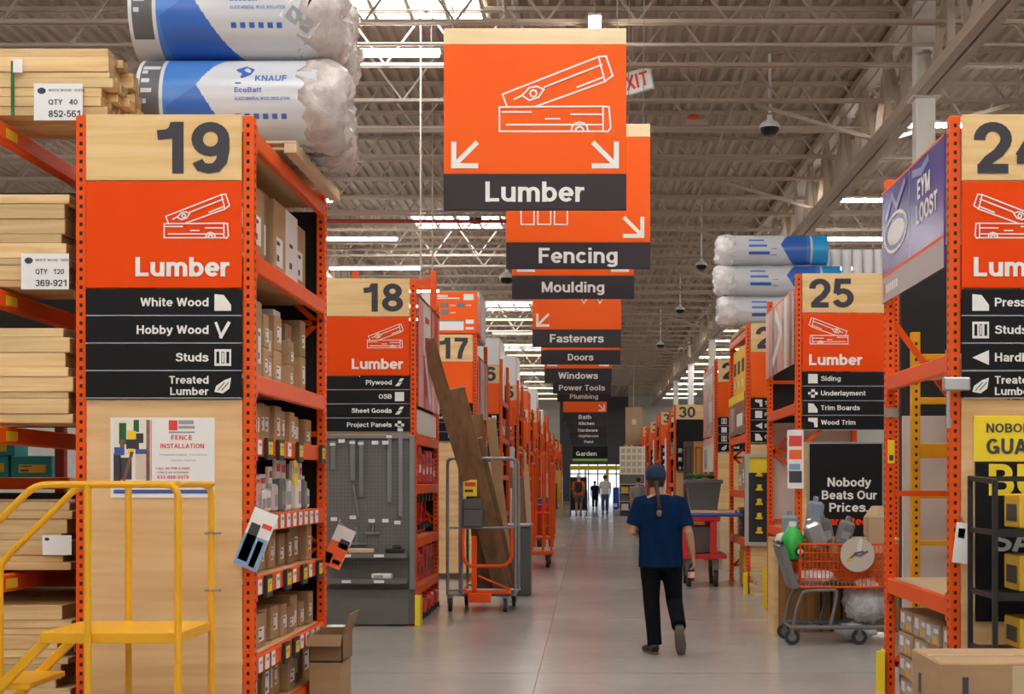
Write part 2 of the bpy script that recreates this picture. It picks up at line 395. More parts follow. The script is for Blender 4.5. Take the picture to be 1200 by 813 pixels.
    def stroke(s, fr, pts, wd, m=0, closed=False, d=.0025):
        P = [Vector(p) for p in pts]; k = len(P)
        for i in range(k if closed else k - 1):
            s.k = (s.k + 1) % 9; d_ = d + s.k * .0005
            a = P[i]; b = P[(i + 1) % k]; t = (b - a)
            if t.length < 1e-6: continue
            t.normalize(); nn = Vector((-t.y, t.x)) * (wd / 2); a = a - t * (wd / 2); b = b + t * (wd / 2)
            s.poly(fr, [a - nn, b - nn, b + nn, a + nn], m, d_)
    def text(s, fr, txt, x, y, h, m=0, al='l', bold=.028, d=.003, maxw=None, sx=1.3):
        """cap height h, baseline y"""
        vs, fs = glyphs(txt, .185 if bold >= .04 else .165 if bold >= .025 else .13)
        if not vs: return
        k = h; x0 = min(v[0] for v in vs); x1 = max(v[0] for v in vs); kx = k * sx
        if maxw and (x1 - x0) * kx > maxw: kx = maxw / (x1 - x0)
        off = x - {'l': x0, 'r': x1, 'c': (x0 + x1) / 2}[al] * kx
        s.add([fr(off + a * kx, y + b * k, d + .0007 * z) for a, b, z in vs], fs, m)
    def build(s, name, mats, parent=None, loc=None, smooth=False, rot=None):
        me = bpy.data.meshes.new(name)
        me.from_pydata([tuple(v) for v in s.v], [], s.f); me.update()
        if not isinstance(mats, (list, tuple)): mats = [mats]
        for x in mats: me.materials.append(M[x] if isinstance(x, str) else x)
        me.polygons.foreach_set('material_index', s.m)
        if smooth: me.polygons.foreach_set('use_smooth', [True] * len(s.f))
        o = bpy.data.objects.new(name, me); C.objects.link(o)
        if parent is not None:
            o.parent = parent
        if loc is not None: o.location = loc
        if rot is not None: o.rotation_euler = rot
        return o

def autosmooth(o, ang=.6):
    me = o.data
    bm = bmesh.new(); bm.from_mesh(me)
    for e in bm.edges:
        e.smooth = len(e.link_faces) == 2 and e.calc_face_angle(3) < ang
    for f in bm.faces: f.smooth = True
    bm.to_mesh(me); bm.free()
    return o

_W1 = 'zero one two three four five six seven eight nine ten eleven twelve thirteen fourteen fifteen sixteen seventeen eighteen nineteen'.split()
def _num(mt):
    n = int(mt.group()); return _W1[n] if n < 20 else {2: 'twenty', 3: 'thirty'}[n // 10] + ('-' + _W1[n % 10] if n % 10 else '')
def words_(s): return re.sub(r'\b\d+\b', _num, s)
def tag(o, label, cat, group=None, kind=None):
    label = words_(label); group = words_(group) if group else None
    o['label'] = label; o['category'] = cat
    if group: o['group'] = group
    if kind: o['kind'] = kind
    return o
def thing(name, label, cat, loc=(0, 0, 0), group=None, rz=0):
    o = bpy.data.objects.new(name, None); C.objects.link(o); o.location = loc; o.rotation_euler = (0, 0, rz); o.empty_display_size = .1
    return tag(o, label, cat, group)
def struct(o): o['kind'] = 'structure'; return o
def remesh(mb, voxel, name, mats, parent=None, it=3, fac=.5):
    t = mb.build('t', mats)
    a = t.modifiers.new('r', 'REMESH'); a.mode = 'VOXEL'; a.voxel_size = voxel; a.use_smooth_shade = True
    b = t.modifiers.new('s', 'SMOOTH'); b.iterations = it; b.factor = fac
    dg = bpy.context.evaluated_depsgraph_get(); dg.update()
    me = bpy.data.meshes.new_from_object(t.evaluated_get(dg)); me.name = name
    old = t.data; bpy.data.objects.remove(t); bpy.data.meshes.remove(old)
    me.materials.clear()
    for x in (mats if isinstance(mats, (list, tuple)) else [mats]): me.materials.append(M[x])
    o = bpy.data.objects.new(name, me); C.objects.link(o)
    if parent is not None: o.parent = parent
    return o
ORD = 'first second third fourth fifth sixth seventh eighth ninth tenth eleventh twelfth thirteenth fourteenth fifteenth sixteenth seventeenth eighteenth nineteenth twentieth twenty-first twenty-second twenty-third twenty-fourth twenty-fifth twenty-sixth twenty-seventh twenty-eighth'.split()
# ---------------------------------------------------------------- the hall
XW, Y0, Y1 = 17.0, -26.0, 110.0
ZD = 8.72          # underside of the roof deck
JB = 7.80          # joist bottom chord

def floor_mat():
    m = bpy.data.materials.new('polished concrete'); m.use_nodes = True
    nt = m.node_tree; N = nt.nodes; L = nt.links; b = N['Principled BSDF']
    tc = N.new('ShaderNodeTexCoord')
    n1 = N.new('ShaderNodeTexNoise'); n1.inputs['Scale'].default_value = .55; n1.inputs['Detail'].default_value = 5; n1.inputs['Roughness'].default_value = .62
    n2 = N.new('ShaderNodeTexNoise'); n2.inputs['Scale'].default_value = 9; n2.inputs['Detail'].default_value = 4
    L.new(tc.outputs['Object'], n1.inputs['Vector']); L.new(tc.outputs['Object'], n2.inputs['Vector'])
    cr = N.new('ShaderNodeValToRGB'); cr.color_ramp.elements[0].position = .12; cr.color_ramp.elements[1].position = .88
    cr.color_ramp.elements[0].color = (.37, .345, .325, 1); cr.color_ramp.elements[1].color = (.52, .50, .48, 1)
    ad = N.new('ShaderNodeMath'); ad.operation = 'MULTIPLY_ADD'; L.new(n2.outputs['Fac'], ad.inputs[0]); ad.inputs[1].default_value = .35; L.new(n1.outputs['Fac'], ad.inputs[2])
    sb = N.new('ShaderNodeMath'); sb.operation = 'SUBTRACT'; L.new(ad.outputs[0], sb.inputs[0]); sb.inputs[1].default_value = .175
    L.new(sb.outputs[0], cr.inputs[0])
    sp = N.new('ShaderNodeSeparateXYZ'); L.new(tc.outputs['Object'], sp.inputs[0])
    def joint(sock, off, step, wd):
        a = N.new('ShaderNodeMath'); a.operation = 'ADD'; L.new(sock, a.inputs[0]); a.inputs[1].default_value = off
        p = N.new('ShaderNodeMath'); p.operation = 'PINGPONG'; L.new(a.outputs[0], p.inputs[0]); p.inputs[1].default_value = step / 2
        g = N.new('ShaderNodeMath'); g.operation = 'LESS_THAN'; L.new(p.outputs[0], g.inputs[0]); g.inputs[1].default_value = wd
        return g.outputs[0]
    ja = joint(sp.outputs['X'], .416, 4.2, .004); jb = joint(sp.outputs['Y'], 1.8, 4.6, .008)
    mxm = N.new('ShaderNodeMath'); mxm.operation = 'MAXIMUM'; L.new(ja, mxm.inputs[0]); L.new(jb, mxm.inputs[1])
    mx = N.new('ShaderNodeMix'); mx.data_type = 'RGBA'; L.new(mxm.outputs[0], mx.inputs[0]); L.new(cr.outputs[0], mx.inputs[6]); mx.inputs[7].default_value = (.12, .11, .10, 1)
    L.new(mx.outputs[2], b.inputs['Base Color'])
    rr = N.new('ShaderNodeMapRange'); L.new(n1.outputs['Fac'], rr.inputs[0]); rr.inputs[3].default_value = .17; rr.inputs[4].default_value = .23
    L.new(rr.outputs[0], b.inputs['Roughness'])
    b.inputs['Specular IOR Level'].default_value = .6
    return m
M['floor'] = floor_mat()

mb = MB(); mb.box(-XW, XW, Y0, Y1, -.2, 0); struct(mb.build('floor', 'floor'))
# corrugated deck, ribs along Y
mb = MB(); prof = []; x = -XW; pit = .23
while x < XW:
    prof += [(x, 0), (x + .075, 0), (x + .105, .06), (x + .20, .06)]; x += pit
top = ZD + .16
for (xa, za), (xb, zb) in zip(prof[:-1], prof[1:]):
    mb.add([(xa, Y0, ZD + za), (xb, Y0, ZD + zb), (xb, Y1, ZD + zb), (xa, Y1, ZD + za)], [(0, 1, 2, 3)])
mb.box(-XW, XW, Y0, Y1, ZD + .07, top)
struct(mb.build('ceiling', 'ceil'))
for nm, b in (('wall_left', (-XW - .2, -XW, Y0, Y1)), ('wall_right', (XW, XW + .2, Y0, Y1)), ('wall_back', (-XW, XW, Y0 - .2, Y0))):
    mb = MB(); mb.box(b[0], b[1], b[2], b[3], 0, ZD + .1); struct(mb.build(nm, 'wallp'))
# far wall, with the entrance opening
EX0, EX1, EZ = X_(668, Y1), X_(733, Y1), 2.75
mb = MB()
mb.box(-XW, -2.2, Y1, Y1 + .2, 0, ZD + .1, 1); mb.box(3.0, XW, Y1, Y1 + .2, 0, ZD + .1, 1)
mb.box(-2.2, EX0, Y1, Y1 + .2, 0, ZD + .1, 0); mb.box(EX1, 3.0, Y1, Y1 + .2, 0, ZD + .1, 0)
mb.box(EX0, EX1, Y1, Y1 + .2, EZ, ZD + .1, 0)
struct(mb.build('wall_far', ['farwall', 'wallp']))
dr = thing('door_1', 'glass entrance doors with yellow header in the charcoal end wall', 'door', (0, Y1, 0)); dr['kind'] = 'structure'
mb = MB()
n = 6
for i in range(n + 1):
    xx = EX0 + (EX1 - EX0) * i / n; mb.box(xx - .05, xx + .05, -.06, .0, 0, EZ)
mb.box(EX0, EX1, -.06, 0, 2.0, 2.1)
mb.build('door_frame', 'greyp', dr)
mb = MB(); mb.box(EX0, EX1, -.1, -.06, EZ - .42, EZ - .08); mb.box(EX0 + 1.1, EX0 + 1.25, -.1, -.06, .0, EZ - .42); mb.box(EX1 - 1.5, EX1 - 1.25, -.1, -.06, 1.2, EZ - .42)
mb.build('yellow_trim', 'signy', dr)
mb = MB(); mb.box(EX0, EX1, .08, .10, 0, EZ); 
M['glass'] = mat('door glass', (.9, .95, 1), .05, trans=1.0); mb.build('glazing', 'glass', dr)
mb = MB(); mb.box(-25, 25, Y1 + .2, Y1 + 70, -.25, -.05); struct(mb.build('outside_ground', mat('pale asphalt', (.6, .6, .62), .8)))

# roof joists across the hall
def joist_mesh():
    mb = MB(); zt = ZD - .03
    for dy in (-.05, .05):
        mb.box(-XW + .05, XW - .05, dy - .022, dy + .022, zt - .06, zt); mb.box(-XW + .05, XW - .05, dy - .022, dy + .022, JB, JB + .05)
    x = -XW + .3; up = True; st = .62
    while x < XW - 1:
        a = (x, 0, JB + .03); b = (x + st, 0, zt - .03)
        if not up: a, b = (x, 0, zt - .03), (x + st, 0, JB + .03)
        mb.beam(a, b, .032, .032, 0, up=(0, 1, 0))
        x += st; up = not up
    return mb
jm = joist_mesh(); j0 = struct(jm.build('roof_joist', 'joist')); j0.location = (0, 5.4, 0)
y = 5.4 + 2.05
while y < Y1 - 1:
    j = j0.copy(); C.objects.link(j); j.location = (0, y, 0); y += 2.05
JY = lambda yy: 5.4 + 2.05 * round((yy - 5.4) / 2.05)
# girders along Y under the joists, on columns
GZ0, GZ1 = 7.12, 8.62
def girder(xg, ys=2.0):
    mb = MB()
    # the bottom chord is a pair of angles, the top chord steps at the columns
    for dx in (-.09, .09): mb.box(xg + dx - .07, xg + dx + .07, ys, Y1 - .5, GZ0, GZ0 + .16)
    mb.box(xg - .16, xg + .16, ys, Y1 - .5, GZ1 - .14, GZ1)
    y = ys; k = 0
    while y < Y1 - 2.6:
        mb.beam((xg, y, GZ0 + .1), (xg, y + 1.02, GZ1 - .1), .10, .06, 0); mb.beam((xg, y + 1.02, GZ1 - .1), (xg, y + 2.05, GZ0 + .1), .10, .06, 0)
        mb.box(xg - .05, xg + .05, y + 1.0, y + 1.06, GZ0 + .1, GZ1 - .1)
        y += 2.05
    return struct(mb.build('roof_girder', 'joist'))
GXR, GXL = 4.85, -7.3
girder(GXR); girder(GXL, 28.0)
M['col'] = mat('column paint', (.72, .69, .65), .5)
def column(xc, yc):
    mb = MB(); mb.box(xc - .14, xc + .14, yc - .14, yc + .14, 0, ZD - .02, 0, .012); mb.box(xc - .22, xc + .22, yc - .22, yc + .22, 0, .03); mb.box(xc - .2, xc + .2, yc - .2, yc + .2, GZ0 - .03, GZ0)
    struct(mb.build('roof_column', 'col'))
for yc in (9.0, 21.0, 33.0, 45.0, 57.0, 69, 81): column(GXR, yc)
for yc in (49.0, 63.0, 77): column(GXL, yc)
# knee braces from joist bottoms to the girder, and pipes
mb = MB()
for yc in (24.0, 30.2, 36.3, 42.5, 54.8, 67): mb.beam((GXR - 2.1, yc, JB), (GXR - .1, yc, GZ0 + .1), .06, .06)
for yc in (24.0, 42.5, 54.8): mb.beam((GXR + 2.1, yc, JB), (GXR + .1, yc, GZ0 + .1), .06, .06)
struct(mb.build('roof_brace', 'joist'))
mb = MB(); mb.tube([(-XW + .1, 33.4, 7.55), (0.1, 33.4, 7.55), (.1, 33.4, 8.7)], .045); struct(mb.build('sprinkler_pipe_trim', 'redpipe'))
mb = MB()
for xx in (-1.2, 2.6): mb.tube([(xx, 4, 8.35), (xx, Y1 - 1, 8.35)], .03, n=6)
for yy in (20.4, 25.2, 38.6, 47): mb.tube([(-XW + .1, yy, 7.72), (XW - .1, yy, 7.72)], .028, n=6)
struct(mb.build('sprinkler_line_trim', 'joist'))
# drop pipes seen above aisle 18
for px, py0, py1, Yp in ((493, 100, 330, 21.4), (507, 285, 340, 27)):
    mb = MB(); mb.cyl((X_(px, Yp), Yp, Z_(py1, Yp) - .3), (X_(px, Yp), Yp, 8.6), .014, n=8); struct(mb.build('conduit_column_trim', 'joist'))

# skylights
for i, (xa, xb, ya, yb) in enumerate(((-3.8, -1.6, 19.9, 22.35), (-4.8, -2.4, 38.8, 41.2), (-4.9, -2.4, 58, 60.4), (-4.9, -2.4, 77, 79.5), (-3.8, -1.6, 4, 6.4), (2.0, 4.2, 6, 8.4), (-4.9, -2.4, 95, 97.5))):
    mb = MB(); mb.box(xa, xb, ya, yb, ZD - .03, ZD + .02, 0)
    for k in range(5):
        xx = xa + (xb - xa) * k / 4; mb.box(xx - .03, xx + .03, ya, yb, ZD - .07, ZD - .031, 1)
    for yy in (ya, yb): mb.box(xa, xb, yy - .03, yy + .03, ZD - .07, ZD - .031, 1)
    struct(mb.build('window_%d' % (i + 1), ['skyl', 'joist']))

# strip lights: housing, glowing lens, two hanger rods
def strip_light(x, y, z, L, label, along='x', tm='tube'):
    t = thing('strip_light', label, 'light', (x, y, z), 'strip lights under the roof joists', 0 if along == 'x' else math.pi / 2)
    mb = MB(); mb.box(-L / 2, L / 2, -.09, .09, .06, .10, 0, .008); mb.build('housing', 'wrapw', t)
    mb = MB(); mb.box(-L / 2 + .02, L / 2 - .02, -.055, .055, .012, .058, 0, .012); mb.build('light_tube', tm, t)
    for sx in (-.4, .4): mb = MB(); mb.cyl((L * sx, 0, .10), (L * sx, 0, 8.7 - z), .008, n=5); mb.build('hanger_rod', 'joist', t)
ys = [-22, -17, -12, -7, -2.5, 2.5, 7.2, 11, 14.5, 18.6, 23.5, 29.8, 34.6, 39.4, 44.2, 48, 52, 56, 60, 64, 68, 72, 77, 82, 87, 92, 97, 102]  # entries behind the camera are added to light the camera-facing sides
for i, yy in enumerate(ys):
    dx = -.7 if yy == 29.8 else 0
    if yy != 18.6: strip_light(-5.8 + dx, yy, 7.3, 2.5, 'white strip light over the low numbered aisles, %s along its row' % ORD[i], tm='tubew' if yy > 50 and i % 2 else 'tube')
    if yy not in (18.6,): strip_light(6.0, yy, 7.3, 2.4, 'white strip light over the high numbered aisles, %s along its row' % ORD[i], tm='tubew' if yy > 50 and i % 2 else 'tube')
for i, yy in enumerate([4.5, 14, 23.5, 34.6, 44.2, 50, 56, 62, 68, 74, 80, 86, 92, 98]):
    for sx, nm in ((-11.5, 'beside the lumber side wall'), (11.5, 'beside the panel side wall')):
        strip_light(sx, yy, 7.3, 2.5, 'white strip light %s, %s along its row' % (nm, ORD[i]))
for i, yy in enumerate([47, 52, 57, 62, 67, 73, 79, 85, 91, 97, 103]):
    strip_light(-2.6, yy, 7.3, 2.4, 'warm white strip light over the entrance end of the main aisle, %s along its row' % ORD[i], tm='tubew')
strip_light(X_(461, 20.6), 20.6, 7.6, 1.35, 'short white strip light hung below the skylight by the lumber sign')
strip_light(X_(697, 19.6), 19.6, 7.6, 1.3, 'white strip light seen end on just above the lumber sign', 'y')
for i, yy in enumerate([-22, -18, -14, -10, -6, -2, 2, 6, 10, 14]):  # row added out of view as front light for the racks
    strip_light(0.1, yy, 7.6, 2.5, 'added unseen strip light above the near end of the main aisle, %s in line' % ORD[i])

# dome cameras
def dome_cam(px, py, Y, r, label):
    p = at(px, py, Y); t = thing('dome_camera', label, 'security camera', p, 'dome cameras under the joists')
    mb = MB(); mb.lathe((0, 0, 0), [(r * .25, r * 1.25), (r * .3, r * .8), (r * .8, r * .5), (r, r * .2), (r, 0)]); mb.cyl((0, 0, r * 1.5), (0, 0, 8.7 - p.z), r * .16, n=8); autosmooth(mb.build('camera_housing', 'wrapw', t))
    mb = MB(); mb.lathe((0, 0, 0), [(r * .92, 0), (r * .88, -r * .35), (r * .6, -r * .72), (.01, -r * .85)]); autosmooth(mb.build('camera_lens_dome', 'dome', t))
dome_cam(902, 150, 24.0, .17, 'large dark dome camera hung over the aisle 24 side')
dome_cam(822, 311, 37.5, .15, 'small dome camera hung beside the aisle 25 insulation rolls')
dome_cam(797, 363, 50, .16, 'tiny dome camera in the distance above the aisle 27 sign')
dome_cam(557, 256, 36.5, .17, 'dark dome camera hung in front of the distant skylight')
dome_cam(594, 326, 34, .17, 'dark dome camera hung just beside the moulding sign')
dome_cam(774, 404, 60, .17, 'farthest tiny dome camera above the main aisle')

# EXIT sign, hung a little askew
t = thing('exit_sign', 'white exit sign with red letters hung behind the lumber sign', 'exit sign', at(742, 97, 22.0), None, -.35)
fr = Fr((-.31, -.045, -.15)); mb = MB(); mb.box(-.31, .31, -.04, .04, -.17, .17, 0, .01, Matrix.Rotation(-.2, 4, 'Y'))
X = Matrix.Rotation(-.2, 4, 'Y'); r_ = X @ Vector((1, 0, 0)); u_ = X @ Vector((0, 0, 1))
fr = Fr(X @ Vector((0, -.041, 0)), r_, u_); mb.text(fr, 'EXIT', 0, -.11, .22, 1, 'c', .03, maxw=.5)
mb.build('sign_box', ['paper', 'led'], t)
mb = MB(); mb.cyl((0, 0, .15), (0, 0, 8.7 - at(742, 97, 22.0).z), .012, n=6); mb.build('hanger_rod', 'joist', t)
# orange lamp cluster on the sprinkler line
t = thing('smoke_detector', 'small white detector with an orange cap on the overhead pipe', 'detector', at(816, 144, 25.2))
mb = MB(); mb.box(-.2, .2, -.06, .06, -.05, .05, 0, .01); mb.cyl((0, 0, .05), (0, 0, 8.7 - at(816, 144, 25.2).z), .012, n=6); mb.build('detector_body', 'joist', t)
mb = MB(); mb.ball((-.05, 0, .09), .11, .08, .06); mb.build('orange_cap', 'vest', t, smooth=True)
# ---------------------------------------------------------------- pictograms (unit boxes, y up)
def ic_lumber(mb, fr, x0, y0, wd, m, flip=False, sw=.02):
    k = wd / 377.0
    def T(p): u = (p[0] - 590); u = 377 - u if flip else u; return (x0 + u * k, y0 + (437 - p[1]) * k)
    def S(pts, c=False, w_=1.0): mb.stroke(fr, [T(p) for p in pts], sw * wd * w_, m, c)
    S([(600, 312), (920, 187), (945, 185), (967, 250), (940, 270), (712, 352)]); S([(600, 312), (615, 352)]); S([(920, 187), (940, 266)])
    S([(740, 288), (930, 214)]); S([(850, 288), (932, 256)]); S([(640, 328), (665, 316), (690, 290), (715, 286), (738, 296)]); S([(665, 316), (690, 332), (720, 322), (738, 296)])
    S([(703 + 11 * math.cos(t), 309 + 11 * math.sin(t)) for t in [i * .785 for i in range(8)]], True)
    S([(590, 355), (935, 352), (935, 435), (590, 435)], True); S([(935, 352), (955, 354), (960, 424), (950, 437), (935, 435)])
    S([(600, 371), (695, 371)]); S([(745, 394), (790, 394)]); S([(830, 379), (928, 379)]); S([(615, 413), (930, 413)])
    for r in (28, 13): S([(857 - r * math.cos(t), 433 - r * math.sin(t)) for t in [i * math.pi / 6 for i in range(7)]])
def ic_fence(mb, fr, x0, y0, wd, m, sw=.03):
    for i in range(5):
        a = x0 + wd * i / 4; mb.stroke(fr, [(a, y0), (a, y0 + wd * .9)], sw * wd, m)
    for t in (.25, .75): mb.stroke(fr, [(x0 - .03 * wd, y0 + wd * t), (x0 + wd * 1.03, y0 + wd * t)], sw * wd, m)
def ic_boxes(mb, fr, x0, y0, wd, m):
    for i in range(3):
        a = x0 + wd * i * .36; mb.stroke(fr, [(a, y0), (a + wd * .28, y0), (a + wd * .28, y0 + wd * .5), (a + wd * .14, y0 + wd * .62), (a, y0 + wd * .5)], .012, m, True)
def ic_screws(mb, fr, x0, y0, wd, m):
    for i in range(2):
        a = x0 + wd * i * .6; b = .16 * wd
        mb.stroke(fr, [(a - b, y0 + wd), (a - b, y0 + .3 * wd), (a, y0), (a + b, y0 + .3 * wd), (a + b, y0 + wd)], .014, m, True)
        for k in range(3): mb.stroke(fr, [(a - b, y0 + wd * (.4 + .18 * k)), (a + b, y0 + wd * (.5 + .18 * k))], .012, m)
def ic_mould(mb, fr, x0, y0, wd, m):
    mb.stroke(fr, [(x0, y0), (x0 + wd, y0), (x0 + wd, y0 + wd), (x0, y0 + wd)], .02 * wd + .006, m, True)
    mb.stroke(fr, [(x0 + .1 * wd, y0 + .1 * wd), (x0 + .5 * wd, y0 + .35 * wd), (x0 + .6 * wd, y0 + .8 * wd), (x0 + .9 * wd, y0 + .95 * wd)], .02 * wd + .006, m)
def small_icon(mb, fr, x, y, h, kind, m, bgm):
    """x,y lower-left; h size"""
    if kind == 'wedge': mb.poly(fr, [(x, y), (x + h, y), (x + h, y + h * .35), (x + h * .55, y + h * .95), (x, y + h)], m)
    elif kind == 'vee':
        mb.stroke(fr, [(x + h * .1, y + h * .9), (x + h * .4, y + h * .1)], h * .16, m); mb.stroke(fr, [(x + h * .4, y + h * .1), (x + h * .85, y + h * .9)], h * .2, m)
    elif kind == 'frame':
        mb.rect(fr, x, x + h, y, y + h, m)
        for a in (.12, .42, .72): mb.rect(fr, x + h * a, x + h * (a + .17), y + h * .15, y + h * .85, bgm, .003)
        mb.rect(fr, x + h * .46, x + h * .56, y + h * .2, y + h * .8, m, .0035)
    elif kind == 'leaf':
        mb.poly(fr, [(x, y + .1 * h), (x + .5 * h, y), (x + .9 * h, y + .3 * h), (x + h, y + .95 * h), (x + .6 * h, y + .8 * h), (x + .1 * h, y + .45 * h)], m)
        for a in (.2, .45): mb.stroke(fr, [(x + h * (a), y + h * .2), (x + h * (a + .4), y + h * .65)], h * .05, bgm, d=.003)
    elif kind == 'square': mb.rect(fr, x, x + h, y, y + h, m)
    elif kind == 'tri': mb.poly(fr, [(x, y + .5 * h), (x + h, y + .95 * h), (x + h, y + .05 * h)], m)
    elif kind == 'plus':
        mb.rect(fr, x, x + h, y + .35 * h, y + .65 * h, m); mb.rect(fr, x + .3 * h, x + .7 * h, y + .05 * h, y + .95 * h, m)
    elif kind == 'sheets':
        mb.poly(fr, [(x, y + .1 * h), (x + .45 * h, y + .1 * h), (x + .8 * h, y + .5 * h), (x + .35 * h, y + .5 * h)], m)
        mb.poly(fr, [(x + .35 * h, y + .6 * h), (x + .75 * h, y + .6 * h), (x + h, y + .95 * h), (x + .6 * h, y + .95 * h)], m)
    elif kind == 'corner': mb.poly(fr, [(x, y + h), (x + h, y + h), (x + h, y), (x + .65 * h, y), (x + .6 * h, y + .5 * h), (x, y + .65 * h)], m)

# ---------------------------------------------------------------- aisle sign on the end of a rack (z values fixed by the rack height)
def aisle_sign(num, title, rows, side, x0, x1, yf, label, icon='lumber', zt=3.79, col='sign', tcol='white', h=(.40, .645, .165), group='aisle number signs on the rack ends', strips=True, bigsize=.31, titlebold=.042):
    t = thing('aisle_sign', label, 'aisle sign', (0, 0, 0), group)
    al = 'r' if side < 0 else 'l'; W = x1 - x0
    yb = yf - .022
    mb = MB(); za = zt - h[0]; mb.box(x0, x1, yb, yf - .002, za + .004, zt, 0, .004)
    fr = Fr((x0, yb, za)); xx = W - .07 if side < 0 else .07
    mb.text(fr, num, xx, h[0] * .5 - bigsize * .5, bigsize, 1, al, .05, maxw=W * .8, sx=1.2)
    mb.build('number_board', ['board', 'navy'], t)
    mb = MB(); zb = za - h[1]; mb.box(x0, x1, yb, yf - .002, zb + .004, za, 0, .004)
    fr = Fr((x0, yb, zb)); iw = W * .42
    if col == 'sign':
        if icon == 'lumber': ic_lumber(mb, fr, W - .07 - iw if side < 0 else .07, h[1] * .47, iw, 1, side > 0)
        elif icon == 'fence': ic_fence(mb, fr, W - .1 - iw if side < 0 else .1, h[1] * .42, iw * .9, 1)
        else: ic_mould(mb, fr, W - .1 - iw if side < 0 else .1, h[1] * .42, iw * .75, 1)
        mb.text(fr, title, xx, h[1] * .115, .115, 1, al, titlebold, maxw=W * .72)
    mb.build('category_panel', [col, tcol], t)
    if strips:
        for i, (txt, ic) in enumerate(rows):
            z1 = zb - i * h[2]; z0_ = z1 - h[2]
            mb = MB(); mb.box(x0, x1, yb - .004, yf - .002, z0_ + .008, z1 - .002, 0, .004)
            mb.box(x0, x1, yb - .0045, yf - .003, z0_ + .001, z0_ + .008, 2)
            fr = Fr((x0, yb - .004, z0_)); ih = .1
            small_icon(mb, fr, W - .06 - ih if side < 0 else .06, .032, ih, ic, 1, 0)
            xt = W - .06 - ih - .035 if side < 0 else .06 + ih + .035
            ls = txt.split('\n')
            if len(ls) == 1: mb.text(fr, txt, xt, .058, .052, 1, al, .026)
            else:
                mb.text(fr, ls[0], xt, .090, .047, 1, al, .026); mb.text(fr, ls[1], xt, .022, .047, 1, al, .026)
            mb.build('listing_strip', ['strip', 'white', 'greyink'], t)
    return t

# ---------------------------------------------------------------- pallet rack bay standing at an aisle end
def rack(label, side, xf, y0, L, H, levels, depth=1.07, bst=.85, endpanel=None, sides=True, holes=True, back=None, deck='ply', beamh=.11, pw=.066, zmin=0, post='rack', tags=None):
    """xf: the face towards the main aisle; side -1 lies left of it. levels: beam top heights"""
    t = thing('pallet_rack', label, 'rack', (0, 0, 0), 'orange rack bays along the main aisle')
    xo = xf; xi = xf + side * depth
    pd = .08
    for k, yy in enumerate((y0, y0 + L - pd)):
        for q, xx in enumerate((xo, xi)):
            a, b = sorted((xx, xx + (-pw * side if q else pw * side)))
            if q: a, b = sorted((xx - side * pw, xx))
            mb = MB(); mb.box(a, b, yy, yy + pd, 0, H, 0, .006)
            mb.box(a - .02, b + .02, yy - .02, yy + pd + .02, 0, .012)
            if holes and (k == 0 or q == 0):
                fx = (a + b) / 2
                z = .1
                while z < H - .03:
                    mb.box(fx - .009, fx + .009, yy - .0012, yy + .004, z, z + .022, 1)
                    if q == 0: mb.box(xo - side * .0012, xo + side * .004, yy + pd * .5 - .009, yy + pd * .5 + .009, z, z + .022, 1)
                    z += .054
            mb.build('frame_post', [post, 'hole'], t)
        # braces between the two posts of the frame
        a, b = sorted((xo, xi)); mb = MB(); z = .25; up = True; ym = yy + pd / 2
        while z < H - bst:
            p, q2 = ((a + pw, ym, z), (b - pw, ym, z + bst)); 
            if not up: p, q2 = ((b - pw, ym, z), (a + pw, ym, z + bst))
            mb.beam(p, q2, .04, .04, 0, up=(0, 1, 0)); mb.beam((a + pw, ym, z), (b - pw, ym, z), .04, .04, 0, up=(0, 1, 0)); z += bst; up = not up
        mb.build('frame_brace', post, t)
    for lv in levels:
        zt = lv
        for xx in (xo + side * .002, xi - side * .05):
            a, b = sorted((xx, xx + side * .048))
            mb = MB(); mb.box(a, b, y0 + pd, y0 + L - pd, zt - beamh, zt, 0, .008)
            for yy in (y0 + pd, y0 + L - pd - .03): mb.box(a - .003, b + .003, yy, yy + .03, zt - beamh - .03, zt + .03)
            bm_ = mb.build('shelf_beam', post, t)
            if tags and xx == xo + side * .002 and lv in tags:
                sgn = -side
                fr = Fr((xo - side * .002, y0 if side < 0 else y0 + L, zt - beamh), (0, -side, 0), (0, 0, 1))
                for (ya, kind) in tags[lv]:
                    u = ya if side < 0 else L - ya
                    mb = MB()
                    if kind == 'y': mb.slab(fr, [(u, -.02), (u + .17, -.02), (u + .17, .115), (u, .115)], .02, 0); mb.rect(fr, u + .022, u + .148, .012, .092, 1, .022); mb.rect(fr, u + .04, u + .13, .06, .07, 2, .0235); nm = 'price_holder'
                    elif kind == 'w': mb.slab(fr, [(u, .01), (u + .10, .01), (u + .10, .10), (u, .10)], .004, 3); mb.rect(fr, u + .015, u + .085, .06, .08, 2, .0055); nm = 'shelf_label'
                    else: mb.slab(fr, [(u, -.19), (u + .12, -.19), (u + .12, -.01), (u, -.01)], .004, 1); mb.rect(fr, u + .02, u + .10, -.1, -.06, 2, .0055); nm = 'hanging_tag'
                    mb.build(nm, ['plastic', 'tagy', 'greyink', 'paper'], bm_)
        a, b = sorted((xo + side * .052, xi - side * .052))
        mb = MB(); mb.box(a, b, y0 + .002, y0 + L - .002, zt - .03, zt - .003); mb.build('shelf_deck', deck, t)
    if endpanel:
        z0_, z1, em = endpanel; a, b = sorted((xo + side * pw, xi - side * pw)); mb = MB(); mb.box(a + .002, b - .002, y0 - .006, y0 + .012, z0_, z1, 0, .002); mb.build('end_panel', em, t)
    if back:
        for (z0_, z1, em) in back:
            a, b = sorted((xo + side * (pw + .004), xi - side * pw)); mb = MB(); mb.box(a, b, y0 + L + .004, y0 + L + .02, z0_, z1); mb.build('shade_panel', em, t)  # near-black sheet added where the bay is only in shade
    return t

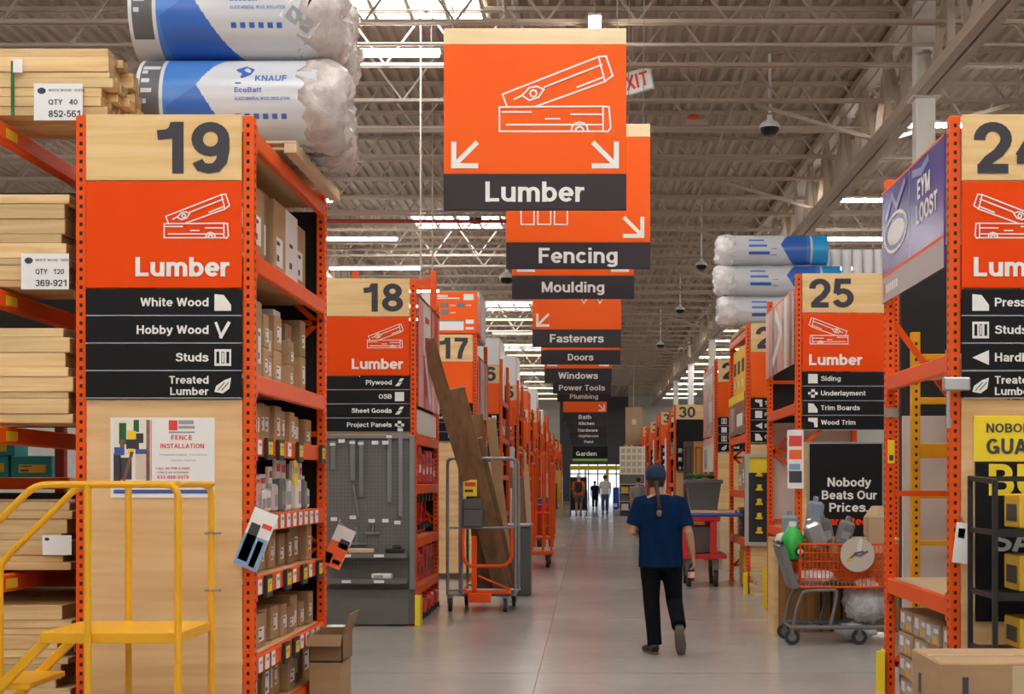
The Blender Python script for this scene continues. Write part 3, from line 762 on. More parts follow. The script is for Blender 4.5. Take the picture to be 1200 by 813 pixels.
# ---------------------------------------------------------------- a carton, one mesh with its label and tape
def carton(name, label, cat, x0, x1, y0, y1, z0, z1, face, m='card', lab=True, group=None, c=.006, extra=None, m2='paper', m3='ink'):
    """face: 'x+','x-','y-' the printed side"""
    cx, cy = (x0 + x1) / 2, (y0 + y1) / 2
    mb = MB(); a, b, d = abs(x1 - x0) / 2, abs(y1 - y0) / 2, z1 - z0
    mb.box(-a, a, -b, b, 0, d, 0, c)
    fr = {'x+': Fr((a, -b, 0), (0, 1, 0)), 'x-': Fr((-a, b, 0), (0, -1, 0)), 'y-': Fr((-a, -b, 0))}[face]
    W = 2 * b if face[0] == 'x' else 2 * a
    if lab:
        u0 = W * R.uniform(.12, .3); u1 = u0 + W * R.uniform(.45, .68); v0 = d * R.uniform(.15, .3); v1 = v0 + d * R.uniform(.35, .5)
        mb.rect(fr, u0, min(u1, W * .92), v0, v1, 1); mb.rect(fr, u0 + W * .04, u0 + W * .25, v0 + d * .06, v0 + d * .14, 2, .003)
        mb.rect(fr, u0 + W * .04, u0 + W * .32, v1 - d * .1, v1 - d * .05, 2, .003)
    mb.rect(Fr((-a, -b, d), (1, 0, 0), (0, 1, 0)), a * .9, a * 1.1, .01, 2 * b - .01, 3, .001)
    o = mb.build(name, [m, m2, m3, 'cartape'], None, (cx, cy, z0))
    return tag(o, label, cat, group)

COLN = {'card': 'tan', 'carddk': 'brown', 'paper': 'white', 'red': 'red', 'boxyel': 'yellow', 'greyp': 'grey', 'vest': 'orange', 'teal': 'teal', 'blk': 'black', 'sand': 'pale'}
def fill(side, xf, ya, yb, z, hmax, shelf, depth=.5, wr=(.16, .34), hr=(.6, .95), mats=(('card', 5),), inset=(.02, .10), group=None, double=False, noun='carton', cat='box', gap=.012):
    y = ya; i = 0
    bag_ = [m for m, n in mats for _ in range(n)]
    while y < yb - wr[0] * .8:
        wd = min(R.uniform(*wr), yb - y); h = hmax * R.uniform(*hr); ins = R.uniform(*inset); m = R.choice(bag_)
        a, b = sorted((xf + side * (.06 + ins), xf + side * (.06 + ins + depth)))
        nh = 2 if (double and R.random() < .6) else 1
        for k in range(nh):
            hh = h / nh
            lay = '' if nh == 1 else (' upper one' if k else ' lower one')
            carton('carton', '%s %s, %s along the %s%s' % (COLN[m], noun, ORD[i], shelf, ',' + lay if lay else ''), cat, a, b, y, y + wd - gap, z + k * hh + .001, z + (k + 1) * hh, 'x+' if side < 0 else 'x-', m, True, group or 'cartons on the ' + shelf)
        y += wd; i += 1

# ================================================================ left side
# ---- rack 19
XF19, YF19 = -2.015, 8.72
lv19 = [3.72, 2.97, 2.24, 1.855, 1.385, 1.0, .52, .12]
tg = {1.855: [(.10, 'w'), (.28, 'y'), (.62, 'y'), (.98, 'w'), (1.25, 'y'), (1.18, 't'), (2.1, 'y')],
      1.385: [(.15 + .2 * i, 'w') for i in range(10)],
      1.0: [(.10, 'w'), (.26, 'y'), (.62, 'w'), (.85, 'y'), (1.15, 'w'), (1.40, 'y'), (1.72, 'w'), (1.98, 'y')],
      .52: [(.12, 'w'), (.3, 'w'), (.48, 'w'), (.8, 'y'), (1.12, 'y'), (1.4, 'w'), (1.6, 'w'), (1.8, 'w'), (2.0, 'w')]}
rack('orange rack bay carrying the aisle 19 sign, cartons on its shelves', -1, XF19, YF19, 2.44, 3.79, lv19, endpanel=(.1, 2.08, 'ply'), back=[(.1, 3.66, 'blackp')], tags=tg)
X19a, X19b = XF19 - 1.07 + .068, XF19 - .068
aisle_sign('19', 'Lumber', [('White Wood', 'wedge'), ('Hobby Wood', 'vee'), ('Studs', 'frame'), ('Treated\nLumber', 'leaf')], -1, X19a, X19b, YF19, 'aisle sign numbered 19 with an orange Lumber panel')
# poster on the plywood end
t = thing('poster', 'white fence installation poster on the aisle 19 plywood panel', 'poster')
px0, px1, pz0, pz1 = X_(129, 8.7), X_(251, 8.7), Z_(583, 8.7), Z_(489, 8.7)
mb = MB(); mb.box(px0, px1, YF19 - .012, YF19 - .0065, pz0, pz1, 0); fr = Fr((px0, YF19 - .012, pz0)); W = px1 - px0; H = pz1 - pz0
def pr(x0, x1, y0, y1, m, d=.001): mb.rect(fr, x0 * W, x1 * W, y0 * H, y1 * H, m, d)
pr(.387, .395, .21, .97, 1)
mb.text(fr, 'FENCE', W * .685, H * .72, H * .06, 1, 'c', .03, .001); mb.text(fr, 'INSTALLATION', W * .69, H * .615, H * .06, 1, 'c', .03, .001, maxw=W * .42)
mb.text(fr, 'Professional Installation   Free Estimates', W * .70, H * .525, H * .022, 3, 'c', .01, .001, maxw=W * .5); mb.text(fr, 'Customer Financing', W * .70, H * .455, H * .024, 3, 'c', .01, .001)
mb.text(fr, 'CALL US FOR A FREE', W * .6, H * .35, H * .03, 1, 'c', .03, .001, maxw=W * .36); mb.text(fr, 'ESTIMATE AND APPOINTMENT', W * .6, H * .305, H * .02, 2, 'c', .02, .001, maxw=W * .36); mb.text(fr, '833-888-9979', W * .6, H * .235, H * .042, 1, 'c', .03, .001, maxw=W * .36)
pr(.56, .645, .84, .965, 1); pr(.655, .80, .915, .965, 3); pr(.655, .81, .86, .895, 3); pr(.56, .81, .805, .825, 3)
pr(.03, .97, .185, .195, 1); pr(.03, .97, .05, .10, 4); pr(.03, .97, .13, .15, 3)
mb.build('sheet', ['paper', 'redink', 'ink', 'greyink', 'blueink'], t)
mb = MB(); fr2 = Fr((px0 + W * .03, YF19 - .0125, pz0 + H * .21)); w2 = W * .35; h2 = H * .76
def q(x0, x1, y0, y1, m, d): mb.rect(fr2, x0 * w2, x1 * w2, y0 * h2, y1 * h2, m, d)
q(0, 1, 0, 1, 0, .001); q(.15, .35, .6, .95, 1, .0012); q(.55, .7, .8, 1, 1, .0012); q(0, .2, 0, .45, 2, .0014); q(.18, .5, .02, .38, 3, .0014); q(.6, .92, .02, .48, 4, .0014); q(.9, 1, 0, 1, 5, .0014)
q(.02, .3, .42, .55, 6, .0016); q(.35, .7, .52, .68, 2, .0016); q(.62, .82, .62, .78, 2, .0017); q(.38, .62, .68, .82, 7, .0018); q(.4, .56, .45, .53, 7, .0019); q(.6, .9, .44, .52, 6, .0017); q(.18, .3, .55, .68, 5, .0018)
mb.stroke(fr2, [(.28 * w2, 0), (.5 * w2, .45 * h2)], .02, 5, d=.002)
mb.build('printed_photo', ['stone', 'dkgreen', 'navy', 'ink', 'plate', 'photo', 'blueink', 'tagy'], t)
# white strip on the panel, bottom edge base
mb = MB(); mb.box(X_(247, 8.7), X_(251.5, 8.7), YF19 - .016, YF19 - .0065, Z_(712, 8.7), Z_(585, 8.7), 0, .002); tag(mb.build('edge_strip', 'paper'), 'thin white plastic strip upright on the aisle 19 plywood panel', 'strip')

# pallet with insulation rolls on top
def pallet(label, x0, x1, y0, y1, z, h=.08, m='sand'):
    t = thing('pallet', label, 'pallet', ((x0 + x1) / 2, (y0 + y1) / 2, z)); a = (x1 - x0) / 2; b = (y1 - y0) / 2
    n = max(4, int((y1 - y0) / .17)); mb = MB()
    for i in range(n):
        yy = -b + (2 * b - .12) * i / (n - 1); mb.box(-a, a, yy, yy + .12, h - .018, h, 0, .003)
    mb.build('top_boards', m, t); mb = MB()
    for xx in (-a, -.04, a - .08): mb.box(xx, xx + .08, -b, b, 0, h - .018, 0, .004)
    mb.build('stringers', m, t); return t
pallet('pale wooden pallet under the insulation rolls on rack 19', -3.0, -1.90, 9.42, 11.06, 3.722)
def ins_roll(label, x0, x1, yc, zc, r, flip=False, style=0, group='wrapped insulation rolls', seed=1, slip=False):
    """axis along X; printed film wrap, crumpled gathered film at the end over the main aisle"""
    rd = random.Random(seed)
    t = thing('insulation_roll', label, 'insulation roll', ((x0 + x1) / 2, yc, zc), group)
    L = (x1 - x0); a = -L / 2
    mb = MB(); nu, nv = 200, 160
    def pat(u, v):   # u 0..1 plain end to film end, v height 0..1 measured down the side facing the camera
        if style == 0:
            if u < .02: return 0
            if u < .13: return 4 if .06 < v < .74 else 0
            if u < .15: return 0
            if u > .86: return 0
            c = abs(v - .42)
            lim = .335 + c * .50
            if u < lim and u < .66 and v < 1.2: return 1 if v > .42 + (.34 - u) * .9 and u > .15 + (v - .42) * .1 else 2
            return 0
        else:
            if u < .16: return 3
            if u < .22: return 0 if u < .18 else 2
            c = abs(v - .42) / .5
            lim = .34 + .14 * (1 - c)
            return 1 if u < lim else 0
    rings = []
    for i in range(nu + 1):
        u = i / nu; xx = a + L * u if not flip else -a - L * u
        rr = []
        for j in range(nv):
            th = 2 * math.pi * j / nv
            rr.append((xx, -r * math.sin(th), r * math.cos(th)))   # th=0 top, 90 deg facing camera
        rings += rr
    vs = rings; fs = []; ms = []
    for i in range(nu):
        for j in range(nv):
            f = (i * nv + j, (i + 1) * nv + j, (i + 1) * nv + (j + 1) % nv, i * nv + (j + 1) % nv)
            fs.append(f if not flip else tuple(reversed(f)))
            th = (j + .5) / nv
            ms.append(pat((i + .5) / nu, th / .5 if th <= .5 else 2.0))
    mb.v = list(vs); mb.f = fs; mb.m = ms
    mb.f.append(tuple(range(nv))); mb.m.append(0)
    class CF:
        def __call__(s, x, y, d=0):
            th = math.pi / 2 - y / r
            return Vector((x, -(r + d) * math.sin(th), (r + d) * math.cos(th)))
    cf = CF()
    if style == 0:
        bx = a + L * .55
        mb.text(cf, 'KNAUF', bx + .13, .10, .045, 1, 'l', .03, maxw=.22); mb.rect(cf, bx, bx + .04, .08, .20, 1); mb.poly(cf, [(bx + .04, .12), (bx + .1, .15), (bx + .12, .20), (bx + .06, .235), (bx, .20)], 1)
        mb.text(cf, 'EcoBatt', bx, .02, .035, 1, 'l', .02); mb.text(cf, 'GLASS MINERAL WOOL INSULATION', bx, -.03, .022, 1, 'l', .01, maxw=.36)
        for k in range(6): mb.rect(cf, bx + .06 * k, bx + .06 * k + .035, -.15, -.115, 1)
        if slip:
            def rt(px, py): return (bx + .40 + px * .78 - py * .62, .03 + px * -.62 - py * .78)
            for q0, q1, r0, r1, mm, dd in ((0, .24, 0, .13, 5, .004), (.03, .12, .02, .11, 6, .005), (.15, .21, .02, .06, 6, .005), (.15, .21, .08, .11, 6, .005)): mb.poly(cf, [rt(q0, r0), rt(q0, r1), rt(q1, r1), rt(q1, r0)], mm, dd)
        for k in range(4): mb.rect(cf, a + L * .03, a + L * (.06 + .015 * (k % 3)), .16 - .07 * k, .19 - .07 * k, 0, .003)
        mb.rect(cf, a + L * .03, a + L * .125, .2, .235, 0, .003)
    else:
        sg = -1
        for (yy, ww, hh) in ((.11, .22, .03), (.02, .26, .035), (-.09, .3, .045)):
            x1_ = (-a - L * .80)
            mb.rect(cf, x1_, x1_ + ww, yy, yy + hh, 1 if hh > .04 else 2)
        mb.rect(cf, -a - L * .80 + .32, -a - L * .80 + .40, -.1, .0, 1)
    o = mb.build('printed_wrap', ['silver', 'blue', 'blue2', 'cyan', 'dkprint', 'paper', 'greyink'], t)
    me = o.data; me.polygons.foreach_set('use_smooth', [len(p.vertices) == 4 and p.index < nu * nv for p in me.polygons])
    # crumpled film at the far end from the print
    mb = MB(); e = -a if not flip else a; sg = 1 if not flip else -1; rings = []; n = 34
    prof = [(-.10, 1.004), (-.04, 1.02), (.0, 1.03), (.05, 1.04), (.10, .98), (.15, .86), (.17, .6), (.16, .3), (.13, .05)]
    lum = [rd.uniform(-.10, .12) for _ in range(n)]
    for k, (dx, rf) in enumerate(prof):
        rr = []
        for j in range(n):
            th = 2 * math.pi * j / n; q_ = rf * r * (1 + (0 if k == 0 else rd.uniform(-.05, .05) + lum[j] * (.5 if k > 1 else .15)))
            rr.append((e + sg * (dx + (rd.uniform(-.035, .035) if k else lum[j] * .4)), -q_ * math.sin(th), q_ * math.cos(th)))
        rings.append([Vector(p) for p in rr])
    mb.skin(rings, 0); mb.build('gathered_film', 'film' if style == 0 else 'filmw', t, smooth=True)
    return t
ins_roll('lower blue and silver insulation roll on the rack 19 pallet', -2.96, -1.78, 9.76, 4.105, .30, seed=3)
ins_roll('upper blue and silver insulation roll stacked above rack 19', -3.02, -1.80, 9.80, 4.712, .305, seed=8, slip=True)
ins_roll('insulation roll tucked behind the lower one above rack 19', -2.98, -1.86, 10.4, 4.105, .30, seed=5)
ins_roll('insulation roll tucked behind the upper one above rack 19', -2.98, -1.84, 10.42, 4.712, .305, seed=9)
# slip label on the upper roll
# shelf contents of rack 19
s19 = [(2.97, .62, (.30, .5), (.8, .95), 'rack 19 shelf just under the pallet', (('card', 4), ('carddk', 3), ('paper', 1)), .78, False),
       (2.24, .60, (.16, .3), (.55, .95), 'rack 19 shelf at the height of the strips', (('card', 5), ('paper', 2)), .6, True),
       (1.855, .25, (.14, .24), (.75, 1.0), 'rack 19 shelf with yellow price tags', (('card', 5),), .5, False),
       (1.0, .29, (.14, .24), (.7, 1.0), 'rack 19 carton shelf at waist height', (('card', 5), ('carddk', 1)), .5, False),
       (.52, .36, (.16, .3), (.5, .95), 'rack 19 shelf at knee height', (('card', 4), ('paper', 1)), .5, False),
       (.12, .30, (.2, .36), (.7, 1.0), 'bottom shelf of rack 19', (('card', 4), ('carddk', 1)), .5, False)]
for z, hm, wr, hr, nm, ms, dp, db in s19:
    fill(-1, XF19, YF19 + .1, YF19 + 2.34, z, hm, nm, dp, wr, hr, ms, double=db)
# blister packs and bags hanging on the 1.385 shelf
y = YF19 + .1; i = 0
while y < YF19 + 2.3:
    wd = R.uniform(.13, .2); h = R.uniform(.24, .36); m = R.choice(['paper', 'paper', 'vest', 'translw', 'greyp', 'pink'])
    nm = {'paper': 'white', 'vest': 'orange', 'translw': 'cream', 'greyp': 'grey', 'pink': 'pink'}[m]
    a0 = XF19 - .1 - R.uniform(0, .06)
    mb = MB(); mb.box(-.05, .05, 0, wd - .02, 0, h * .62, 0, .015); mb.box(-.012, .012, .005, wd - .025, h * .6, h, 1, .004)
    fr = Fr((.05, 0, 0), (0, 1, 0)); mb.rect(fr, .02, wd - .05, h * .12, h * .38, 2); mb.rect(Fr((.012, 0, 0), (0, 1, 0)), .02, wd - .05, h * .75, h * .9, 3)
    tag(mb.build('hardware_pack', [m, 'paper', 'greyink', 'redink'], None, (a0, y, 1.386)), '%s hardware pack, %s along the rack 19 shelf at eye height' % (nm, ORD[i]), 'package', 'hardware packs on rack 19')
    y += wd; i += 1
# open carton sticking out over the floor at the bottom rear
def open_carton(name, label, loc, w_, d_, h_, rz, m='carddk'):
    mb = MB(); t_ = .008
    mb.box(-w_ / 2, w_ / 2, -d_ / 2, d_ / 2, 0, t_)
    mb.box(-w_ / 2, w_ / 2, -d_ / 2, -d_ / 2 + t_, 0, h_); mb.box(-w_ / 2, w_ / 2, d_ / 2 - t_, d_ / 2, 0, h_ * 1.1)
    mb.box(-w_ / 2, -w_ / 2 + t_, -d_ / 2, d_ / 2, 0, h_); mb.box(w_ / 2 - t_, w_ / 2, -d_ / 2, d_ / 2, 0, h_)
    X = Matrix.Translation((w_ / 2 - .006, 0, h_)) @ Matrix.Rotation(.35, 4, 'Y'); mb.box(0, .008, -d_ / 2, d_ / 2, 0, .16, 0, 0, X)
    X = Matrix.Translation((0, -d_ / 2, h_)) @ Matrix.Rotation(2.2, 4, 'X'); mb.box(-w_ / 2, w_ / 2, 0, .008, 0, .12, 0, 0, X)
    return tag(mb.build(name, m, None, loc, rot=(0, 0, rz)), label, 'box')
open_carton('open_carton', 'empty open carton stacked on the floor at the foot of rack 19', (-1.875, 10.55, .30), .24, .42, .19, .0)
mb = MB(); mb.box(-.115, .115, -.21, .21, 0, .298, 0, .006); tag(mb.build('carton', 'card', None, (-1.88, 10.55, .001)), 'closed tan carton just under the empty open one on rack 19', 'box')
# leaflet holders hung on the posts
M['paleblue'] = mat('pale blue print', (.22, .36, .58), .6)
def leaflet(name, label, px, py, Y, wd, h, rot, cols, rz=0):
    p = at(px, py, Y); t = thing(name, label, 'leaflet', p, 'leaflets hung on the posts', rz)
    X = Matrix.Rotation(rot, 4, 'Y'); fr = Fr(X @ Vector((-wd / 2, -.006, -h / 2)), X @ Vector((1, 0, 0)), X @ Vector((0, 0, 1)))
    mb = MB(); mb.slab(fr, [(0, 0), (wd, 0), (wd, h), (0, h)], .012, 0, -.006)
    for (x0, x1, y0, y1, m) in cols: mb.rect(fr, x0 * wd, x1 * wd, y0 * h, y1 * h, m, .008)
    mb.build('leaflet_pack', ['paper', 'blue2', 'ink', 'vest', 'paleblue', 'redink'], t)
    mb = MB(); mb.tube([X @ Vector((0, 0, h / 2)), (0, .0, h / 2 + .03), (0, .075, h / 2 + .05)], .004); mb.build('hook', 'steel', t); return t
leaflet('leaflet', 'blue and white leaflet pack hung on the near post of rack 19', 300, 632, 8.66, .15, .36, .38, [(.0, 1, .0, .55, 4), (.1, .5, .1, .75, 2), (.6, .85, .05, .5, 2), (.55, .95, .72, .8, 5)])
leaflet('leaflet', 'white and red leaflet pack hung on the rear post of rack 19', 397, 641, 11.12, .15, .32, .42, [(0, 1, 0, .62, 3), (.45, .95, .5, .72, 2), (0, .4, .05, .3, 0), (.5, .9, .1, .2, 0)], 0)

# ---- cantilever lumber storage beside rack 19
t = thing('cantilever_rack', 'dark orange cantilever arms holding pine lumber beside rack 19', 'rack')
for xc in (-3.56, -5.4):
    mb = MB(); mb.box(xc - .07, xc + .07, 10.75, 10.95, 0, 4.1, 0, .008); mb.box(xc - .09, xc + .09, 9.3, 11.1, 0, .08, 0, .006); mb.build('column_post', 'rackdark', t)
    for za in (3.755, 2.745, 1.925, 1.03):
        mb = MB(); mb.beam((xc, 10.75, za - .07), (xc, 8.62, za - .055), .085, .105, 0, c=.008)
        mb.rect(Fr((xc + .0426, 8.75, za - .09), (0, 1, 0)), 0, .18, 0, .06, 1, .002)
        mb.build('arm', ['rack', 'tagy'], t)
for za in (.8, 2.2, 3.4): mb = MB(); mb.box(-5.33, -3.63, 10.82, 10.88, za, za + .06); mb.build('tie_brace', 'rackdark', t)
_bm = {}
def board_mesh(L, d, h):
    k = (round(L, 2), round(d, 3), round(h, 3))
    if k not in _bm:
        mb = MB(); mb.box(-L, 0, 0, d, 0, h, 0, .004)
        # end grain face
        mb.rect(Fr((0, .004, .004), (0, 1, 0)), 0, d - .008, 0, h - .008, 1, .0005)
        o = mb.build('lumber_board', ['pine', 'endgrain']); _bm[k] = o.data; bpy.data.objects.remove(o)
    return _bm[k]
def lumber_stack(nm, xr, y0, z0, rows, L, d, ndeep, jit=.03, rowname=None, gapy=.004):
    z = z0
    for r, h in enumerate(rows):
        y = y0 + R.uniform(0, .012)
        for k in range(ndeep):
            me = board_mesh(L, d, h); o = bpy.data.objects.new('lumber_board', me); C.objects.link(o)
            o.location = (xr + R.uniform(-jit, jit) , y, z)
            tag(o, 'pine board, %s row up%s, %s' % (ORD[r], '' if ndeep == 1 else ', ' + ORD[k] + ' deep', nm), 'board', 'pine boards of the ' + nm)
            y += d + gapy + (R.uniform(0, .006))
        z += h + .001
lumber_stack('bundle beside the insulation rolls', -2.90, 8.76, 3.80, [.055, .055, .055, .055, .04, .09, .05], 3.2, .115, 5, .05)
lumber_stack('tagged bundle under the top arms', -3.16, 8.74, 2.762, [.04, .09, .04, .09, .055, .09, .09, .055], 2.8, .30, 2, .03)
lumber_stack('bundle beside the black sign strips', -3.14, 8.74, 1.942, [.055, .09, .04, .09, .055, .09, .09, .055], 2.8, .30, 2, .035)
lumber_stack('bundle behind the ladder handrail', -3.2, 8.9, 1.045, [.05, .04, .09, .04, .09, .05, .05], 2.8, .30, 5, .05)
lumber_stack('low bundle behind the ladder steps', -3.25, 8.95, .09, [.09, .04, .09, .055, .09, .04, .05, .09, .04, .05, .09], 2.8, .30, 5, .06)
mb = MB(); mb.box(-6.4, -3.2, 11.13, 11.15, 0, 1.5); mb.build('shade_backing', 'blackp', t)  # dark sheets added behind the bundles in place of shade
mb = MB(); mb.box(-6.4, -3.2, 11.13, 11.15, 2.0, 3.8); mb.build('shade_backing', 'blackp', t)
# white film tags on the bundles
def bundle_tag(label, px0, px1, py0, py1, Y, l1, l2, l3):
    x0, x1, z0, z1 = X_(px0, Y), X_(px1, Y), Z_(py1, Y), Z_(py0, Y); w_ = x1 - x0; h_ = z1 - z0
    mb = MB(); mb.box(x0, x1, Y - .004, Y, z0, z1, 0); fr = Fr((x0, Y - .004, z0))
    for i in range(8):
        pass
    mb.poly(fr, [(w_ * (.16 + .09 * math.cos(k * .63)), h_ * (.8 + .09 * math.sin(k * .63))) for k in range(10)], 1, .001)
    mb.text(fr, l1, w_ * .3, h_ * .78, h_ * .07, 2, 'l', .01, .001); mb.text(fr, l2, w_ * .3, h_ * .42, h_ * .15, 2, 'l', .03, .001, maxw=w_ * .6); mb.text(fr, l3, w_ * .95, h_ * .08, h_ * .19, 2, 'r', .03, .001, maxw=w_ * .65)
    tag(mb.build('bundle_tag', ['paper', 'ink', 'ink']), label, 'tag')
bundle_tag('white printed tag stapled to the topmost lumber bundle', 40, 97, 98, 141, 8.742, 'WHITE WOOD  2X4X8', 'QTY   40', '852-561')
bundle_tag('white printed tag stapled to the lumber bundle under the top arms', 25, 81, 297, 339, 8.722, 'WHITE WOOD  1X6X8', 'QTY   120', '369-921')
bundle_tag('plain white tag on the bundle behind the ladder handrail', 50, 84, 627, 650, 8.88, '', '', '')
mb = MB(); mb.box(X_(13, 8.74), X_(17, 8.74), 8.735, 8.74, 3.79, 4.12); mb.box(X_(16, 8.74), X_(27, 8.74), 8.73, 8.735, 4.05, 4.13, 1); tag(mb.build('strapping', ['dkgreen', 'paper'],), 'green plastic strapping around the topmost lumber bundle', 'strap')
# orange shelf behind with teal boxes
t = thing('storage_shelf', 'orange shelf behind the lumber with teal boxes on it', 'shelf')
for xx in (-6.3, -4.42):
    mb = MB(); mb.box(xx, xx + .08, 12.0, 12.08, 0, 2.35, 0, .005); mb.build('frame_post', 'rackdark', t); mb = MB(); mb.box(xx, xx + .08, 12.9, 12.98, 0, 2.35, 0, .005); mb.build('frame_post', 'rackdark', t)
for z in (1.62, .95, .3):
    mb = MB(); mb.box(-6.2, -4.30, 11.99, 12.05, z - .1, z, 0, .006); mb.build('shelf_beam', 'rack', t); mb = MB(); mb.box(-6.22, -4.34, 12.06, 12.92, z - .03, z); mb.build('shelf_deck', 'sand', t)
for i in range(4):
    carton('paint_box', 'teal box with a yellow stripe, %s along the orange shelf behind the lumber' % ORD[i], 'box', -5.9 + .36 * i, -5.56 + .36 * i, 12.1, 12.4, 1.621, 1.80, 'y-', 'teal', True, 'teal boxes behind the lumber', m2='tagy')
for i in range(3):
    carton('paint_box', 'teal box in the upper layer, %s along the orange shelf behind the lumber' % ORD[i], 'box', -5.85 + .36 * i, -5.51 + .36 * i, 12.1, 12.4, 1.801, 1.95, 'y-', 'teal', True, 'teal boxes behind the lumber', m2='tagy')
lumber_stack('pile on the rear orange shelf', -4.45, 12.1, .952, [.09, .05, .09, .05], 1.7, .25, 1, .05)
# ---- yellow rolling work platform in front of rack 19
t = thing('rolling_ladder', 'yellow rolling ladder platform standing in front of the plywood panel', 'ladder', (0, 0, 0))
yn, yf_ = 7.5, 8.1; xr_, xm, xl = -2.125, -2.58, -2.83; zp = .81; zr = 1.575; r = .0185
mb = MB(); mb.box(xl, xr_, yn, yf_, zp - .012, zp, 0, .003); mb.box(xl, xr_, yn - .012, yn + .002, zp - .055, zp, 0, .003); mb.box(xl, xr_, yf_ - .002, yf_ + .012, zp - .055, zp, 0, .003); mb.box(xl - .012, xl + .002, yn, yf_, zp - .055, zp, 0, .003); mb.box(xr_ - .002, xr_ + .012, yn, yf_, zp - .055, zp, 0, .003)
mb.build('platform', 'yellow', t)
for yy, nm in ((yn - .03, 'guard_rail'), (yf_ + .03, 'guard_rail')):
    mb = MB(); mb.tube([(-3.30, yy, .1), (-3.30, yy, 1.13), (xl - .02, yy, zr), (xr_ + .01, yy, zr), (xr_ + .01, yy, .1)], r, 0, 10, bend=.07); autosmooth(mb.build(nm, 'yellow', t))
for zz, q_ in ((zr, 1),): mb = MB(); mb.tube([(xr_ + .01, yn - .03, zz), (xr_ + .012, yf_ + .03, zz)], r * q_, n=10); autosmooth(mb.build('end_rail', 'yellow', t))
for yy in (yn - .03, yf_ + .03):
    mb = MB(); mb.cyl((xm, yy, .1), (xm, yy, zr), r, n=10); autosmooth(mb.build('post', 'yellow', t))
for yy in (yn + .02, yf_ - .04):
    mb = MB(); mb.beam((xl + .04, yy, zp - .02), (xl - .68, yy, .06), .035, .05, c=.006); mb.build('stringer', 'yellow', t)
for k in range(2):
    zz = zp - .27 * (k + 1); xx = xl - .235 * (k + 1)
    mb = MB(); mb.box(xx - .06, xx + .16, yn + .03, yf_ - .05, zz - .03, zz, 0, .004); mb.box(xx - .065, xx - .055, yn + .03, yf_ - .05, zz - .05, zz); mb.build('step', 'yellow', t)
for xx in (xr_ + .01, xm, -3.30):
    for yy in (yn - .03, yf_ + .03):
        mb = MB(); mb.cyl((xx, yy - .015, .05), (xx, yy + .015, .05), .05, 0, 14); mb.box(xx - .02, xx + .02, yy - .022, yy + .022, .06, .115, 1); mb.build('caster', ['rubber', 'steel'], t)
mb = MB()
for zz in (1.30, .98): mb.box(xr_ - .025, xr_ + .06, yf_ + .012, yf_ + .05, zz - .006, zz + .006)
mb.build('clip', 'steel', t)

# ================================================================ rack 18
XF18, Y18 = -1.90, 15.95
rack('orange rack bay carrying the aisle 18 sign, red goods on its shelves', -1, XF18, Y18, 2.44, 3.80, [2.1, 1.55, .95, .42], endpanel=(1.98, 2.12, 'ply'), back=[(.1, 3.6, 'blackp')])
aisle_sign('18', 'Lumber', [('Plywood', 'sheets'), ('OSB', 'square'), ('Sheet Goods', 'sheets'), ('Project Panels', 'plus')], -1, XF18 - 1.07 + .068, XF18 - .068, Y18, 'aisle sign numbered 18 with an orange Lumber panel', zt=3.81, h=(.42, .65, .155))
# pegboard display below the sign
t = thing('pegboard_display', 'grey pegboard display with hanging hardware under the aisle 18 sign', 'display')
xa, xb, yb = -2.88, -1.905, 15.90
mb = MB(); mb.box(xa, xb, yb, yb + .03, .02, 2.08)
fr = Fr((xa, yb, .02))
for i in range(1, 24):
    for k in range(1, 50):
        if .62 < k * .041: mb.rect(fr, i * .041 - .004, i * .041 + .004, k * .041 - .004, k * .041 + .004, 1, .0008)
mb.build('pegboard', ['peg', 'hole'], t)
mb = MB(); mb.box(xb - .06, xb + .0, yb - .04, yb - .001, .4, 2.08, 0, .005); mb.box(xa, xb, yb - .03, yb - .001, 2.05, 2.09, 0, .004); mb.build('side_post', 'steel', t)
for z in (.80, .52):
    mb = MB(); mb.box(xa, xb - .065, yb - .17, yb - .001, z - .012, z, 0, .003); mb.box(xa, xb - .065, yb - .172, yb - .165, z - .05, z, 0); mb.box(xa + .2, xa + .3, yb - .1745, yb - .1725, z - .04, z - .01, 1); mb.box(xa + .55, xa + .66, yb - .1745, yb - .1725, z - .04, z - .01, 1); mb.build('tray', ['peg', 'paper'], t)
mb = MB(); mb.box(xa, xb - .065, yb - .05, yb - .001, .02, .4); mb.build('kick_panel', 'peg', t)
for i, (px, p0, p1, w_) in enumerate(((391, 517, 550, 5), (414, 515, 563, 6), (424, 516, 582, 5), (457, 508, 588, 5), (470, 500, 605, 5))):
    x_ = X_(px, yb); mb = MB(); zt = Z_(p0, yb); zb = Z_(p1, yb); a = w_ / 2 / 106.6
    mb.box(x_ - a, x_ + a, yb - .05, yb - .03, zb, zt, 0, .003); mb.cyl((x_, yb - .07, zt - .03), (x_, yb, zt - .03), .006, 0, 8); mb.box(x_ - .03, x_ + .03, yb - .072, yb - .068, zt - .05, zt - .02, 1)
    tag(mb.build('slotted_bar', ['steel', 'paper']), 'grey metal slotted bar hung on the pegboard, %s from the rack 19 side' % ORD[i], 'bar', 'hardware hung on the pegboard')
for i, (px, py) in enumerate(((393, 607), (415, 605), (437, 609), (453, 609), (467, 611), (441, 518), (453, 518), (402, 516))):
    p = at(px, py, yb); mb = MB(); mb.cyl((0, 0, 0), (0, -.09, -.0), .005, 0, 6); mb.box(-.035, .035, -.095, -.09, -.028, .012, 1, .002); mb.build
    tag(mb.build('peg_hook', ['steel', 'paper'], None, p), 'steel peg hook with a white price flag, %s on the pegboard' % ORD[i], 'hook', 'peg hooks')
